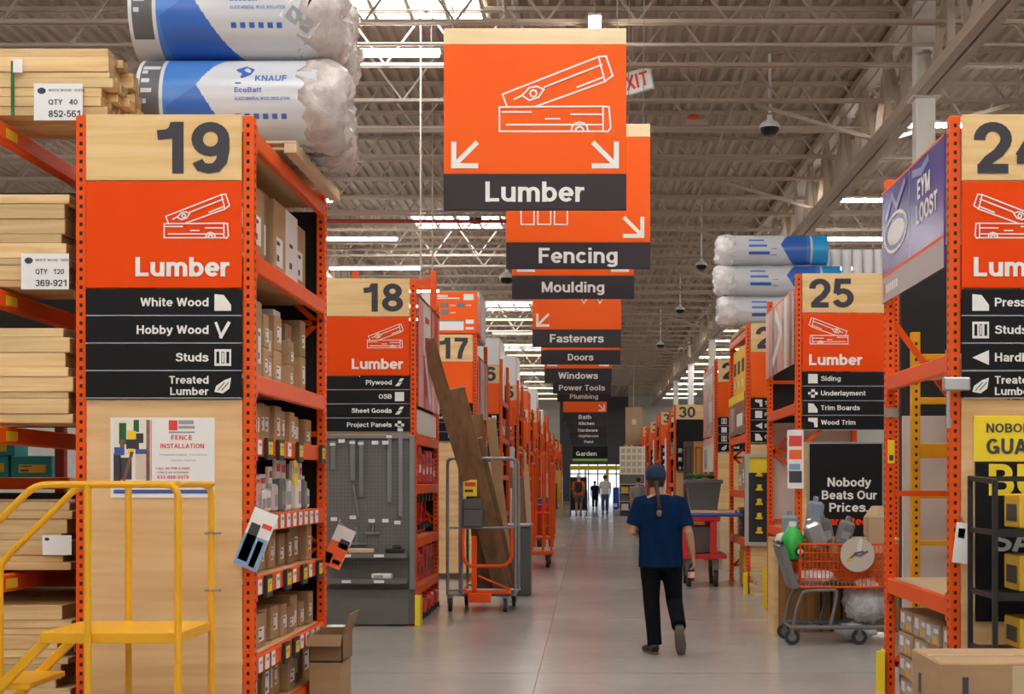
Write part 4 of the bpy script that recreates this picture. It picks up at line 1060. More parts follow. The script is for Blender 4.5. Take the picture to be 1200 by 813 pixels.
def bracket(label, px, py, w_, h_, name='bracket'):
    p = at(px, py, yb - .02); mb = MB(); mb.box(-.014, .014, -.02, .019, -h_, 0, 0, .003); mb.box(-w_ / 2, w_ / 2, -.02, .0, -h_ - .03, -h_, 0, .003); tag(mb.build(name, 'steel', None, p), label, 'bracket', 'hardware hung on the pegboard')
bracket('steel tee bracket hung on the middle of the pegboard', 437, 611, .16, .11); bracket('long steel flat bracket hung low on the pegboard', 418, 618, .22, .16)
mb = MB(); mb.beam((0, 0, 0), (.06, 0, -.35), .03, .012); tag(mb.build('hinge_strap', 'galv', None, at(414, 568, yb - .02)), 'slanted steel strap hung below the bars on the pegboard', 'strap')
mb = MB(); mb.box(-.14, .14, -.05, .05, 0, .05, 0, .01); tag(mb.build('sanding_block', 'sand', None, (X_(425, yb), yb - .09, .801)), 'small pale wooden block on the upper pegboard tray', 'block')
mb = MB(); mb.box(-.1, .1, -.05, .05, 0, .05, 0, .01); mb.ball((.02, 0, .06), .05, .04, .03, 0); tag(mb.build('tool_part', 'blk', None, (X_(464, yb), yb - .09, .801)), 'small black metal fitting on the upper pegboard tray', 'fitting')
mb = MB(); mb.box(-.11, .11, -.05, .05, 0, .06, 0, .01); mb.rect(Fr((-.1, -.05, .01)), .02, .12, .0, .03, 1); tag(mb.build('tool_part', ['paper', 'greyink'], None, (X_(449, yb), yb - .09, .521)), 'white boxed fitting on the lower pegboard tray', 'fitting')
def guard(label, x_, y_, h_=.34):
    mb = MB(); mb.box(-.035, .035, -.03, -.02, 0, h_, 0, .003); mb.box(.025, .035, -.03, .1, 0, h_, 0, .003); tag(mb.build('corner_guard', 'signy', None, (x_, y_, 0)), label, 'post guard')
guard('yellow corner guard at the foot of the pegboard display', -1.87, 15.9)
# banner, white panel and red goods on the face of rack 18
def side_banner(name, label, side, xf, ya, yb_, za, zb, mats, draws):
    mb = MB(); a, b = sorted((xf - side * .004, xf - side * .014)); mb.box(a, b, ya, yb_, za, zb, 0)
    fr = Fr((xf - side * .014, ya if side < 0 else yb_, za), (0, -side, 0))
    draws(mb, fr, yb_ - ya, zb - za)
    return tag(mb.build(name, mats), label, 'banner')
def d18(mb, fr, W, H):
    for i, (a, b, m) in enumerate(((.02, .22, 1), (.62, .72, 1), (.9, 1, 1))): mb.rect(fr, a * W, b * W, 0, H, m, .001)
    mb.stroke(fr, [(.25 * W, .55 * H), (.25 * W, .92 * H), (.5 * W, .92 * H), (.5 * W, .75 * H), (.25 * W, .72 * H)], .16, 2, d=.002); mb.stroke(fr, [(.3 * W, .45 * H), (.5 * W, .1 * H)], .16, 2, d=.002); mb.rect(fr, 0, W, .97 * H, H, 3, .003)
side_banner('banner', 'red banner with pale marks on the face of rack 18', -1, XF18, Y18 + .1, Y18 + 2.38, 2.42, 3.66, ['redb', 'pink', 'paper', 'blk'], d18)
mb = MB(); mb.box(XF18 - .5, XF18 - .02, Y18 + .12, Y18 + 2.3, 2.102, 2.40, 0, .02); tag(mb.build('wrapped_bundle', 'wrapw'), 'white film wrapped bundle under the red banner of rack 18', 'bundle')
y = Y18 + .12
for i in range(6):
    h = R.uniform(.3, .45); mb = MB(); mb.box(XF18 - .5, XF18 - .03, y, y + .32, 0, h, 0, .02); fr = Fr((XF18 - .03, y, 0), (0, 1, 0)); mb.rect(fr, .05, .25, h * .3, h * .5, 1); mb.rect(fr, .05, .2, h * .65, h * .8, 2)
    tag(mb.build('tool_case', ['red', 'paper', 'blk'], None, (0, 0, 1.552)), 'red tool case, %s along the rack 18 shelf below the banner' % ORD[i], 'tool case', 'red tool cases on rack 18'); y += .37
for i in range(6):
    yy = Y18 + .2 + i * .36
    t = thing('bar_clamp', 'red bar clamp leaning on rack 18, %s from the pegboard' % ORD[i], 'clamp', (XF18 - .14, yy, .96), 'red bar clamps on rack 18')
    mb = MB(); mb.beam((0, -.1, 0), (0, .12, .5), .03, .05); mb.build('bar', 'red', t); mb = MB(); mb.box(-.02, .1, .06, .14, .38, .46, 0, .01); mb.build('jaw', 'blk', t); mb = MB(); mb.box(-.02, .09, -.08, 0, .06, .12, 0, .01); mb.build('jaw', 'blk', t)
    carton('tool_case', 'red toolbox on the lower middle shelf of rack 18, %s from the pegboard' % ORD[i], 'tool case', XF18 - .55, XF18 - .05, yy - .08, yy + .24, .422, .422 + R.uniform(.3, .42), 'x+', 'red', True, 'red toolboxes on rack 18', .02, m2='blk')
for i in range(5):
    yy = Y18 + .15 + i * .45
    t = thing('floor_jack', 'red floor jack at the foot of rack 18, %s from the pegboard' % ORD[i], 'jack', (XF18 + .02, yy + .15, 0), 'red floor jacks under rack 18')
    mb = MB(); mb.box(-.35, .0, -.14, .14, .05, .24, 0, .03); mb.beam((-.1, 0, .2), (-.2, 0, .36), .12, .05, c=.01); mb.build('body', 'red', t)
    for sx in (-.3, -.04):
        for sy in (-.12, .12):
            mb = MB(); mb.cyl((sx, sy - .02, .05), (sx, sy + .02, .05), .05, n=12); mb.build('wheel', 'rubber', t)
# taller frame behind rack 18
t = thing('pallet_rack', 'taller orange rack frame rising behind the aisle 18 sign', 'rack', (0, 0, 0), 'orange rack bays along the main aisle')
for xx in (-2.98, -1.98):
    mb = MB(); mb.box(xx - .04, xx + .04, 18.46, 18.54, 0, 4.26, 0, .006); mb.build('frame_post', 'rack', t)
mb = MB(); mb.box(-2.94, -2.02, 18.47, 18.53, 4.02, 4.16, 0, .008); mb.build('shelf_beam', 'rack', t)

# ================================================================ generic racks further down the aisle
def far_items(side, xf, y0, L, lv, nm, palette, wr=(.45, .8), depth=.6, top=None, skip=False):
    for k, z in enumerate(lv[:-1] if top is None else lv):
        if k == 0 and skip: continue
        hm = ((lv[k - 1] - .12) if k else (top or z + .8)) - z
        fill(side, xf, y0 + .1, y0 + L - .1, z, hm * .9, '%s shelf of the %s' % (ORD[len(lv) - 1 - k], nm), depth, wr, (.55, .98), palette, inset=(-.0, .05))
P_MIX = (('card', 4), ('paper', 2), ('vest', 2), ('blk', 1), ('greyp', 1))
# rack 17
XF17, Y17 = -1.795, 23.3
rack('orange rack bay carrying the aisle 17 sign, third along the aisle', -1, XF17, Y17, 2.44, 3.95, [2.3, 1.7, 1.1, .5], endpanel=(.1, 2.2, 'ply'), back=[(.1, 3.7, 'blackp')])
aisle_sign('17', 'Fencing', [('Chain Link', 'square'), ('Wood Fence', 'frame'), ('Posts', 'sheets'), ('Gates', 'square')], -1, XF17 - 1.07 + .068, XF17 - .068, Y17, 'aisle sign numbered 17 with an orange Fencing panel', 'fence', zt=3.93, h=(.44, .66, .155), bigsize=.34, col='hsign')
far_items(-1, XF17, Y17, 2.44, [2.3, 1.7, 1.1, .5, .02], 'aisle 17 rack', P_MIX)
side_banner('banner', 'pale pink banner along the face of rack 17', -1, XF17, Y17 + .1, Y17 + 2.36, 2.62, 3.6, ['pink', 'redb', 'paper', 'blk'], d18)
# orange cardboard header on top of rack 17
t = thing('header_board', 'orange printed header board standing on top of rack 17', 'header board')
xa, xb, za, zb = X_(510, 23.3), X_(559, 23.3), 3.96, Z_(342, 23.3)
mb = MB(); mb.box(xa, xb, 23.3, 23.36, za, zb, 0, .005); fr = Fr((xa, 23.3, za)); W = xb - xa; H = zb - za
def hb(x0, x1, y0, y1, m): mb.rect(fr, x0 * W, x1 * W, y0 * H, y1 * H, m)
hb(.05, .3, .88, .92, 1); hb(.05, .58, .83, .86, 1); hb(.68, .92, .80, .95, 2); hb(.12, .32, .62, .74, 3); hb(.12, .32, .44, .56, 3); hb(.52, .70, .62, .74, 3); hb(.36, .48, .66, .68, 1); hb(.74, .86, .66, .68, 1); hb(.36, .48, .48, .5, 1); hb(.1, .68, .06, .28, 1); hb(.1, .68, .28, .31, 3); hb(.73, .92, .22, .32, 1); hb(.73, .92, .08, .14, 1)
mb.build('printed_board', ['hsign', 'paper', 'stone', 'greyp'], t); mb = MB(); mb.box(xa, xb, 23.37, 24.2, za, za + .6); mb.box(xa, xb, 23.28, 23.30, za - .01, za + .03); mb.build('support', 'rack', t)
mb = MB(); mb.box(-2.8, XF17 - .02, 24.3, 25.6, 3.95, 4.75, 0, .03); tag(mb.build('wrapped_pallet', 'translw'), 'pale film wrapped load on top of rack 17', 'load')

FAR_L = [(30.6, 4.15, '16', 'Fencing'), (37.9, 4.2, '15', 'Moulding'), (45.2, 3.9, '14', 'Doors'), (52.5, 4.2, '13', 'Windows'), (59.8, 4.0, '12', 'Tools'), (67.1, 3.9, '11', 'Plumbing'), (76, 4.0, '10', 'Bath'), (86, 4.0, '9', 'Kitchen'), (96, 4.0, '8', 'Decor')]
FORD = ['one', 'two', 'three', 'four', 'five', 'six', 'seven', 'eight', 'nine']
for i, (yy, H, num, ttl) in enumerate(FAR_L):
    xf = -1.82
    nm = 'aisle %s rack' % num
    rack('orange rack bay carrying the aisle %s sign, far along the low side' % num, -1, xf, yy, 2.44, H, [3.3, 2.5, 1.7, .9], endpanel=(.1, 1.98, 'ply'), holes=False, back=[(.1, H - .4, 'blackp')], deck='sand')
    aisle_sign(num, ttl, [('Aisle', 'square'), ('Wood', 'frame'), ('Posts', 'sheets'), ('Trim', 'tri')], -1, xf - 1.07 + .068, xf - .068, yy, 'aisle sign numbered %s with an orange %s panel' % (num, ttl), 'fence' if i % 2 else 'mould', zt=H - .12, col='hsign')
    far_items(-1, xf, yy, 2.44, [3.3, 2.5, 1.7, .9, .02], nm, P_MIX, (.7, 1.1), skip=i < 6)
    # side frames set at right angles give the run of orange posts
    t = thing('upright_rack', 'plain orange upright frame leaning goods beside aisle %s' % num, 'frame', (0, 0, 0), 'orange frames between the aisles')
    for k in range(2):
        mb = MB(); mb.box(xf - .09, xf - .02, yy + 3.2 + k * 2.0, yy + 3.28 + k * 2.0, 0, H - .3 - .45 * k, 0, .006); mb.build('frame_post', 'rack', t)
    for z in (2.6,):
        mb = MB(); mb.box(xf - .08, xf - .03, yy + 3.2, yy + 5.28, z - .05, z + .05); mb.build('cross_bar', 'rack', t)
    for k in range(3):
        m = ['wrapw', 'boxyel', 'card', 'sand'][(i + 2 * k) % 4]; nm2 = {'wrapw': 'white', 'boxyel': 'yellow', 'card': 'tan', 'sand': 'pale'}[m]
        mb = MB(); mb.box(xf - .7, xf - .0, yy + 3.3 + k * .65, yy + 3.85 + k * .65, 0, 1.4 + .5 * ((i + k) % 3), 0, .02)
        tag(mb.build('stacked_goods', m), '%s goods stacked behind the plain orange frame of aisle %s, %s along' % (nm2, num, ORD[k]), 'goods')
# load on top of some far racks
for i, (yy, H, num, ttl) in enumerate(FAR_L[:6]):
    m = ['wrapw', 'wrapw', 'vest'][i % 3]; mb = MB(); mb.box(-2.75, -1.9, yy + .5, yy + 2.2, 3.302 , H + .5 + .2 * (i % 2), 0, .03)
    tag(mb.build('wrapped_pallet', m), '%s wrapped load on top of the aisle %s rack' % ({'wrapw': 'white', 'card': 'tan', 'vest': 'orange'}[m], num), 'load')

# ================================================================ right side
XR = 2.17
# ---- rack 24
rack('orange rack bay carrying the aisle 24 sign, wooden shelf and yellow frame behind', 1, XR, 8.72, 1.95, 3.79, [2.36, .885], endpanel=(.1, 2.08, 'ply'), deck='sand', bst=1.25)
X24a, X24b = XR + .068, XR + 1.07 - .068
aisle_sign('24', 'Lumber', [('Pressure Treated', 'wedge'), ('Studs', 'frame'), ('Hardboard', 'tri'), ('Treated\nLumber', 'leaf')], 1, X24a, X24b, 8.72, 'aisle sign numbered 24 cut off by the picture edge')
def d24(mb, fr, W, H):
    H0 = H; hs = .18   # grey strip along the foot
    mb.rect(fr, 0, W, 0, hs, 1, .001)
    mb.rect(fr, .06, .10, .03, .14, 5, .002); 
    for i in range(6): mb.rect(fr, .14 + .07 * i, .19 + .07 * i, .06, .12, 4, .002)
    mb.rect(fr, 0, W, hs, hs + .02, 3, .002); mb.rect(fr, 0, W, H - .015, H, 3, .002)
    cx, cy = W * .26, hs + .27
    pts = [(cx + .36 * math.cos(a), cy + .13 * math.sin(a)) for a in [k * math.pi / 16 for k in range(32)]]
    mb.stroke(fr, pts, .022, 4, True, d=.003); mb.poly(fr, [(cx + .28 * math.cos(a), cy + .085 * math.sin(a)) for a in [k * math.pi / 16 for k in range(32)]], 4, .002)
    mb.text(fr, 'EYM', W * .62, hs + .36, .13, 4, 'l', .04, .003, maxw=W * .32); mb.text(fr, 'LOOST', W * .60, hs + .20, .13, 4, 'l', .04, .003, maxw=W * .34)
    mb.stroke(fr, [(.1 * W, hs + .42), (.2 * W, hs + .54), (.28 * W, hs + .44), (.42 * W, hs + .56)], .05, 2, d=.003)
    mb.stroke(fr, [(.55 * W, hs + .56), (.68 * W, hs + .53), (.78 * W, hs + .57)], .05, 2, d=.003)  # pale streaks paint gloss into the banner colour
    mb.rect(fr, .485 * W, .495 * W, hs, H, 2, .002)
side_banner('banner', 'violet blue banner with a silver oval on the face of rack 24', 1, XR, 8.81, 10.66, 2.89, 3.70, ['purple', 'silv', 'purple2', 'rack', 'paper', 'redink'], d24)
# cross row behind: yellow inner frame, pale panel, added dark sheet for shade
t = thing('yellow_rack', 'yellow storage frame standing behind the rack 24 bay', 'frame')
for xx, yy in ((2.45, 11.0), (3.15, 11.0)):
    mb = MB(); mb.box(xx, xx + .065, yy, yy + .07, 0, 2.72, 0, .005)
    z = .1
    while z < 2.65: mb.box(xx + .024, xx + .042, yy - .0012, yy + .003, z, z + .022, 1); z += .06
    mb.build('frame_post', ['yellow', 'hole'], t)
for z, h in ((2.53, .05), (2.2, .05), (1.82, .11), (1.48, .045), (1.12, .04)):
    mb = MB(); mb.box(2.515, 3.15, 11.01, 11.05, z - h / 2, z + h / 2, 0, .005); mb.build('rung', 'yellow', t)
mb = MB(); mb.box(2.46, 4.2, 11.35, 11.4, 0, 2.1); tag(mb.build('pale_sheeting', 'translw'), 'pale sheeting panel behind the yellow frame', 'panel')
mb = MB(); mb.box(2.46, 4.2, 11.42, 11.5, 0, 3.45); tag(mb.build('shade_sheet', 'blackp'), 'dark shade sheet added behind the pale sheeting', 'panel')  # added near-black sheet stands in for the unlit interior
# stacked cartons under the wooden shelf
M['cartprint'] = mat('printed carton grey', (.40, .38, .36), .6, noise=((16, 16, 16), .5))
nlab = 0
for ci, yy in enumerate((8.84, 9.27, 9.70, 10.13)):
    for li in range(4):
        z0_ = .02 + li * .165
        x0 = XR + .075 + R.uniform(0, .03)
        mb = MB(); mb.box(0, .55, 0, .42, 0, .155, 0, .005)
        for fr, W in ((Fr((0, .42, 0), (0, -1, 0)), .42), (Fr((0, 0, 0)), .55)):
            mb.rect(fr, .02, W - .02, .015, .14, 1); mb.rect(fr, .05, W * .4, .06, .13, 2, .003); mb.rect(fr, W * .5, W * .8, .02, .07, 3, .003); mb.rect(fr, W * .6, W * .9, .09, .12, 2, .003)
        o = tag(mb.build('printed_carton', ['card', 'cartprint', 'paper', 'yellow'], None, (x0, yy, z0_)), 'printed carton under the rack 24 shelf, %s row up, %s from the post' % (ORD[li], ORD[ci]), 'box', 'printed cartons under rack 24')
guard('yellow corner guard at the rear foot of rack 24', XR - .05, 10.55, .36)
# price pack hung on the post, small clamp
leaflet('price_pack', 'white price pack hung on the front post of rack 24', 1127, 636, 8.66, .09, .24, .12, [(.1, .9, .6, .9, 0), (.15, .6, .62, .86, 5)])
mb = MB(); mb.box(-.09, .07, -.05, .0, -.04, .04, 0, .008); mb.cyl((-.06, -.03, -.2), (-.06, -.03, -.04), .012, 0, 8); mb.cyl((-.06, -.03, -.26), (-.06, -.03, -.2), .02, 0, 8); tag(mb.build('spring_clamp', 'galv', None, (2.20, 8.67, 2.17)), 'grey metal clamp gripping the front post of rack 24', 'clamp')
mb = MB(); mb.box(-.05, .05, -.02, .02, -.035, .035, 0, .006); tag(mb.build('post_clip', 'galv', None, (2.21, 10.59, 2.09)), 'small grey clip on the rear post of rack 24', 'clip')
mb = MB(); mb.box(0, .05, -.004, 0, 0, .17, 0); mb.rect(Fr((0, -.004, 0)), .01, .04, .02, .06, 1); tag(mb.build('warning_sticker', ['signy', 'ink'], None, (2.18, 10.58, 1.72)), 'yellow warning sticker on the rear post of rack 24', 'sticker')
# yellow and black sale sign on the panel
t = thing('sale_sign', 'yellow and black guarantee sign on the aisle 24 plywood panel', 'sign')
xa, za, zb = X_(1141, 8.7), .75, Z_(487, 8.7); xb = X24b - .02
mb = MB(); zy = Z_(541, 8.7); mb.box(xa, xb, 8.697, 8.712, zy, zb, 0, .003); fr = Fr((xa, 8.697, zy)); mb.text(fr, 'NOBODY BEATS', .075, .175, .055, 1, 'l', .03); mb.text(fr, 'GUARANTEE', .075, .045, .095, 1, 'l', .05, sx=1.15); mb.build('yellow_panel', ['signy', 'ink'], t)
mb = MB(); mb.box(xa + .01, xb, 8.698, 8.712, za, zy - .002, 0, .003); fr = Fr((xa + .01, 8.698, za)); H = zy - za; mb.text(fr, 'BULK', .08, .755, .19, 1, 'l', .05, sx=1.25); mb.text(fr, 'SAVE', .10, .42, .125, 2, 'l', .05, sx=1.4); mb.build('black_panel', ['strip', 'signy', 'greyink'], t)
# black display rack with tool boxes in front
t = thing('display_rack', 'black wire display rack in front of the aisle 24 panel', 'display rack')
dx0, dx1, dy0, dy1 = X_(1137, 8.45), 3.0, 7.95, 8.45
for xx, yy in ((dx0, dy1), (dx1, dy1), (X_(1166, 7.95), dy0), (dx1, dy0)):
    mb = MB(); mb.box(xx - .014, xx + .014, yy - .014, yy + .014, 0, 1.62 if yy > 8.2 else 1.60, 0, .003); mb.build('post', 'blk', t)
for z in (1.33, .98, .66, .35, .1):
    mb = MB(); mb.box(X_(1166, 7.95), dx1, dy0, dy0 + .012, z - .045, z, 0); 
    mb.add([(dx0, dy1, z - .02), (dx1, dy1, z - .02), (dx1, dy0, z - .02), (X_(1166, 7.95), dy0, z - .02)], [(0, 1, 2, 3)]); mb.beam((dx0, dy1, z - .02), (X_(1166, 7.95), dy0, z - .02), .014, .03)
    mb.build('shelf', 'blk', t)
    for k in range(3):
        mb = MB(); mb.box(2.42 + k * .2, 2.49 + k * .2, dy0 - .004, dy0, z - .042, z - .004); mb.build('price_label', 'paper', t)
mb = MB(); mb.beam((dx0, dy1, 1.61), (X_(1166, 7.95), dy0, 1.59), .028, .028); mb.box(dx0, dx1, dy1 - .014, dy1 + .014, 1.59, 1.62)
for k in range(6): xx = dx0 + .02 + (X_(1166, 7.95) - dx0) * k / 6; yk = dy1 - (dy1 - dy0) * k / 6; mb.cyl((xx, yk, .1), (xx, yk, .64), .005, n=6)
mb.build('top_rail', 'blk', t)
for zi, (z, h) in enumerate(((1.331, .19), (.981, .20), (.661, .17), (.351, .17))):
    for k in range(4):
        x0 = dx0 + .16 + k * .2
        mb = MB(); mb.box(0, .185, 0, .3, 0, h, 0, .006); fr = Fr((0, 0, 0)); mb.rect(fr, .07, .17, h * .45, h * .85, 1 + (k + zi) % 2); mb.rect(fr, .1, .17, h * .1, h * .35, 3); mb.rect(Fr((0, .3, 0), (0, -1, 0)), .05, .25, h * .2, h * .7, 3)
        tag(mb.build('tool_box_carton', ['boxyel', 'red', 'pink', 'ink'], None, (x0, 8.02, z)), 'yellow tool carton on the black display rack, %s shelf down, %s from the post' % (ORD[zi], ORD[k]), 'box', 'yellow cartons on the black display rack')
# cardboard boxes in the corner of the picture
def big_carton(label, x0, x1, y0, y1, z0, z1):
    mb = MB(); a = (x1 - x0) / 2; b = (y1 - y0) / 2; d = z1 - z0; mb.box(-a, a, -b, b, 0, d, 0, .008)
    mb.rect(Fr((-a, -b, d), (1, 0, 0), (0, 1, 0)), .01, 2 * a - .01, b - .035, b + .035, 1, .001); mb.rect(Fr((-a, -b, 0)), a - .03, a + .03, d * .35, d - .012, 1, .001); mb.rect(Fr((-a, -b, 0)), a * .28, a * .36, d * .5, d * .8, 2, .001); mb.rect(Fr((-a, b, 0), (0, -1, 0)), b * .5, b * .7, d * .4, d * .7, 2, .001)
    tag(mb.build('shipping_box', ['card', 'cartape', 'ink'], None, ((x0 + x1) / 2, (y0 + y1) / 2, z0)), label, 'box')
big_carton('big tan shipping box on top, in the corner beside rack 24', 1.66, 2.40, 6.85, 7.45, .40, .735)
big_carton('big tan shipping box beneath another, in the corner beside rack 24', 1.64, 2.38, 6.84, 7.44, 0, .398)
big_carton('tan box on the floor in front of the printed cartons', 2.08, 2.5, 7.95, 8.55, 0, .30) if False else None
# ---- rack 25
Y25 = 15.42; XR5 = 2.2
rack('orange rack bay carrying the aisle 25 sign behind the loaded cart', 1, XR5, Y25, 2.5, 3.79, [2.42, 1.05], endpanel=(.1, 2.0, 'board'), depth=1.10)
X25a, X25b = XR5 + .068, XR5 + 1.10 - .05
aisle_sign('25', 'Lumber', [('Siding', 'square'), ('Underlayment', 'plus'), ('Trim Boards', 'wedge'), ('Wood Trim', 'corner')], 1, X25a, X25b, Y25, 'aisle sign numbered 25 with an orange Lumber panel', h=(.42, .625, .155))
def d25(mb, fr, W, H):
    for a, b, m in ((.0, .12, 1), (.25, .33, 3), (.45, .62, 1), (.7, .78, 2), (.86, .95, 3)): mb.rect(fr, a * W, b * W, 0, H, m, .001)
    mb.stroke(fr, [(.3 * W, .2 * H), (.6 * W, .55 * H), (.4 * W, .85 * H)], .12, 2, d=.002); mb.rect(fr, 0, W, H - .02, H, 4, .003)
side_banner('banner', 'mottled pink and white banner on the face of rack 25', 1, XR5, Y25 + .08, Y25 + 2.48, 2.84, 3.64, ['photo2', 'pink', 'paper', 'photo', 'rack'], d25)
t = thing('price_sign', 'framed black price guarantee sign under the aisle 25 strips', 'sign')
xa, xb, za, zb = X_(948, Y25), X_(1033, Y25), .35, Z_(520, Y25)
mb = MB(); mb.box(xa, xb, Y25 - .03, Y25 - .008, za, zb, 0); mb.rect
fr = Fr((xa, Y25 - .03, za)); W = xb - xa; H = zb - za
mb.text(fr, 'Nobody', W * .55, Z_(570, Y25) - za, .095, 1, 'c', .028, maxw=W * .60); mb.text(fr, 'Beats Our', W * .55, Z_(585, Y25) - za, .095, 1, 'c', .028, maxw=W * .76); mb.text(fr, 'Prices.', W * .54, Z_(599.5, Y25) - za, .095, 1, 'c', .028); mb.text(fr, 'Guaranteed', W * .48, Z_(615, Y25) - za, .085, 2, 'c', .028, maxw=W * .80)
mb.build('sign_face', ['strip', 'white', 'sign'], t)
mb = MB(); 
for b in ((xa - .02, xa, za - .02, zb + .02), (xb, xb + .02, za - .02, zb + .02), (xa, xb, zb, zb + .02), (xa, xb, za - .02, za)): mb.box(b[0], b[1], Y25 - .04, Y25 - .008, b[2], b[3])
mb.build('sign_frame', 'galv', t)
mb = MB(); mb.box(2.25, 3.25, Y25 + 2.53, Y25 + 2.58, 0, 2.3); tag(mb.build('pale_sheeting', 'translw'), 'pale sheeting panel closing the rear of rack 25', 'panel')
mb = MB(); mb.box(2.25, 3.25, Y25 + 2.53, Y25 + 2.58, 2.31, 3.6); tag(mb.build('shade_sheet', 'blackp'), 'added dark sheet as shade in the upper rear of rack 25', 'panel')  # near-black sheet added to stand for shade in the bay
leaflet('leaflet', 'white and orange leaflet pack hung on the front post of rack 25', 932, 538, 15.33, .17, .62, .0, [(.1, .9, .72, .9, 5), (.1, .9, .5, .66, 3), (.1, .9, .1, .3, 2), (.1, .8, .32, .42, 4)])
# leaning white trim boards
for i, (xx, zt) in enumerate(((3.40, 3.85), (3.50, 3.75))):
    mb = MB(); mb.beam((xx + .10, Y25 - .02, .0), (xx - .22, Y25 + .3, zt), .09, .025, 0, up=(0, 1, 0)); tag(mb.build('trim_board', 'wrapw'), 'tall white trim board leaning beside the aisle 25 sign, %s from it' % ORD[i], 'board')

# ---- rack 26 with insulation rolls on top
Y26 = 20.5; XR6 = 2.22
rack('orange rack bay carrying the aisle 26 Moulding sign', 1, XR6, Y26, 2.44, 3.8, [3.74, 2.25, 1.45, .75], endpanel=(.3, 2.1, 'board'))
aisle_sign('26', 'Moulding', [('Trim', 'corner'), ('Panels', 'square'), ('Baseboard', 'tri'), ('Casing', 'wedge')], 1, XR6 + .068, XR6 + 1.0, Y26, 'aisle sign numbered 26 with an orange Moulding panel', 'mould', zt=3.81, h=(.41, .64, .16), col='hsign', titlebold=.03)
# rolls
for k, zc in enumerate((3.80 + .22, 3.80 + .66, 3.80 + 1.10)):
    ins_roll('white and blue insulation roll above rack 26, %s from the bottom' % ORD[k], [2.02, 1.98, 2.0][k], [3.55, 3.60, 3.42][k], 20.9, zc + .0, .215, flip=True, style=1, seed=20 + k, group='small insulation rolls above rack 26')
pallet('pale wooden pallet under the rolls on rack 26', 2.2, 3.6, 20.62, 22.4, 3.742, .06)
for i in range(6):
    xx = 3.5 + .16 * i; mb = MB(); mb.cyl((xx, 21.5, 3.803), (xx, 21.5, 5.0), .078, 0, 16); autosmooth(mb.build('upright_roll', 'wrapw')); o = bpy.data.objects[-1] if False else None
    tag(C.objects[-1], 'white roll standing upright beyond the aisle 25 sign, %s in line' % ORD[i], 'roll', 'upright white rolls')
t = thing('storage_shelf', 'orange high shelf behind aisle 25 carrying the upright white rolls', 'shelf')
for xx in (3.42, 4.5):
    mb = MB(); mb.box(xx, xx + .07, 21.3, 21.38, 0, 3.8, 0, .005); mb.build('frame_post', 'rack', t)
mb = MB(); mb.box(3.36, 4.6, 21.25, 21.9, 3.74, 3.80); mb.build('shelf_deck', 'sand', t)
# yellow stock on the aisle face
for k in range(4):
    mb = MB(); mb.box(0, .5, 0, .55, 0, .70, 0, .02); fr = Fr((0, .55, 0), (0, -1, 0)); mb.rect(fr, .08, .45, .3, .5, 1); mb.rect(fr, .15, .3, .1, .2, 2)
    tag(mb.build('yellow_case', ['boxyel', 'ink', 'paper'], None, (XR6 + .06, Y26 + .1 + .57 * k, 2.90)), 'large yellow case high on the face of rack 26, %s from the sign' % ORD[k], 'case', 'yellow cases on rack 26')
mb = MB(); mb.box(XR6 + .02, XR6 + .6, Y26 + .09, Y26 + 2.35, 2.86, 2.895); tag(mb.build('ledge_board', 'yellow'), 'yellow ledge board carrying the large yellow cases of rack 26', 'board')
def dph(mb, fr, W, H):
    mb.rect(fr, .1 * W, .4 * W, .1 * H, .7 * H, 1, .001); mb.rect(fr, .55 * W, .9 * W, .2 * H, .5 * H, 2, .001); mb.rect(fr, 0, W, H - .12, H, 3, .001)
side_banner('photo_board', 'brown photo board on the face of rack 26', 1, XR6, Y26 + .1, Y26 + 2.36, 2.27, 2.86, ['photo', 'photo2', 'stone', 'signy'], dph)
fill(1, XR6, Y26 + .1, Y26 + 2.36, 1.45, .55, 'eye level shelf of rack 26', .5, (.3, .5), (.6, .95), (('card', 2), ('blk', 1), ('boxyel', 1)))
fill(1, XR6, Y26 + .1, Y26 + 2.36, .75, .5, 'waist level shelf of rack 26', .5, (.3, .5), (.6, .95), (('boxyel', 3), ('blk', 1)))
fill(1, XR6, Y26 + .1, Y26 + 2.36, .02, .6, 'floor level of rack 26', .5, (.35, .55), (.8, .98), (('boxyel', 3),))
# framed black tool display on the panel of rack 26
t = thing('tool_display', 'grey framed black display of yellow tools under the Moulding sign', 'display')
xa, xb, za, zb = X_(877, 20.4), X_(898, 20.4), Z_(635, 20.4), Z_(536, 20.4)
xb = XR6 + .95
mb = MB(); mb.box(xa, xb, 20.40, 20.46, za, zb, 0); fr = Fr((xa, 20.40, za)); W = xb - xa; H = zb - za; mb.rect(fr, 0, W, H * .82, H, 1)
mb.build('display_back', ['blk', 'signy'], t)
mb = MB()
for b in ((xa - .05, xa, za - .05, zb + .05), (xb, xb + .05, za - .05, zb + .05), (xa, xb, zb, zb + .05), (xa, xb, za - .05, za)): mb.box(b[0], b[1], 20.36, 20.46, b[2], b[3])
mb.build('display_frame', 'galv', t)
for k in range(5):
    for q_ in range(2):
        mb = MB(); mb.box(0, .10, 0, .05, 0, .03, 0, .005); mb.box(.02, .08, 0, .05, .03, .09, 0, .005); tag(mb.build('hand_tool', 'tagy', None, (xa + .10 + q_ * .16, 20.35, za + .12 + k * .2)), 'yellow tool on the framed black display, %s row up, %s across' % (ORD[k], ORD[q_]), 'tool', 'yellow tools on the framed display')
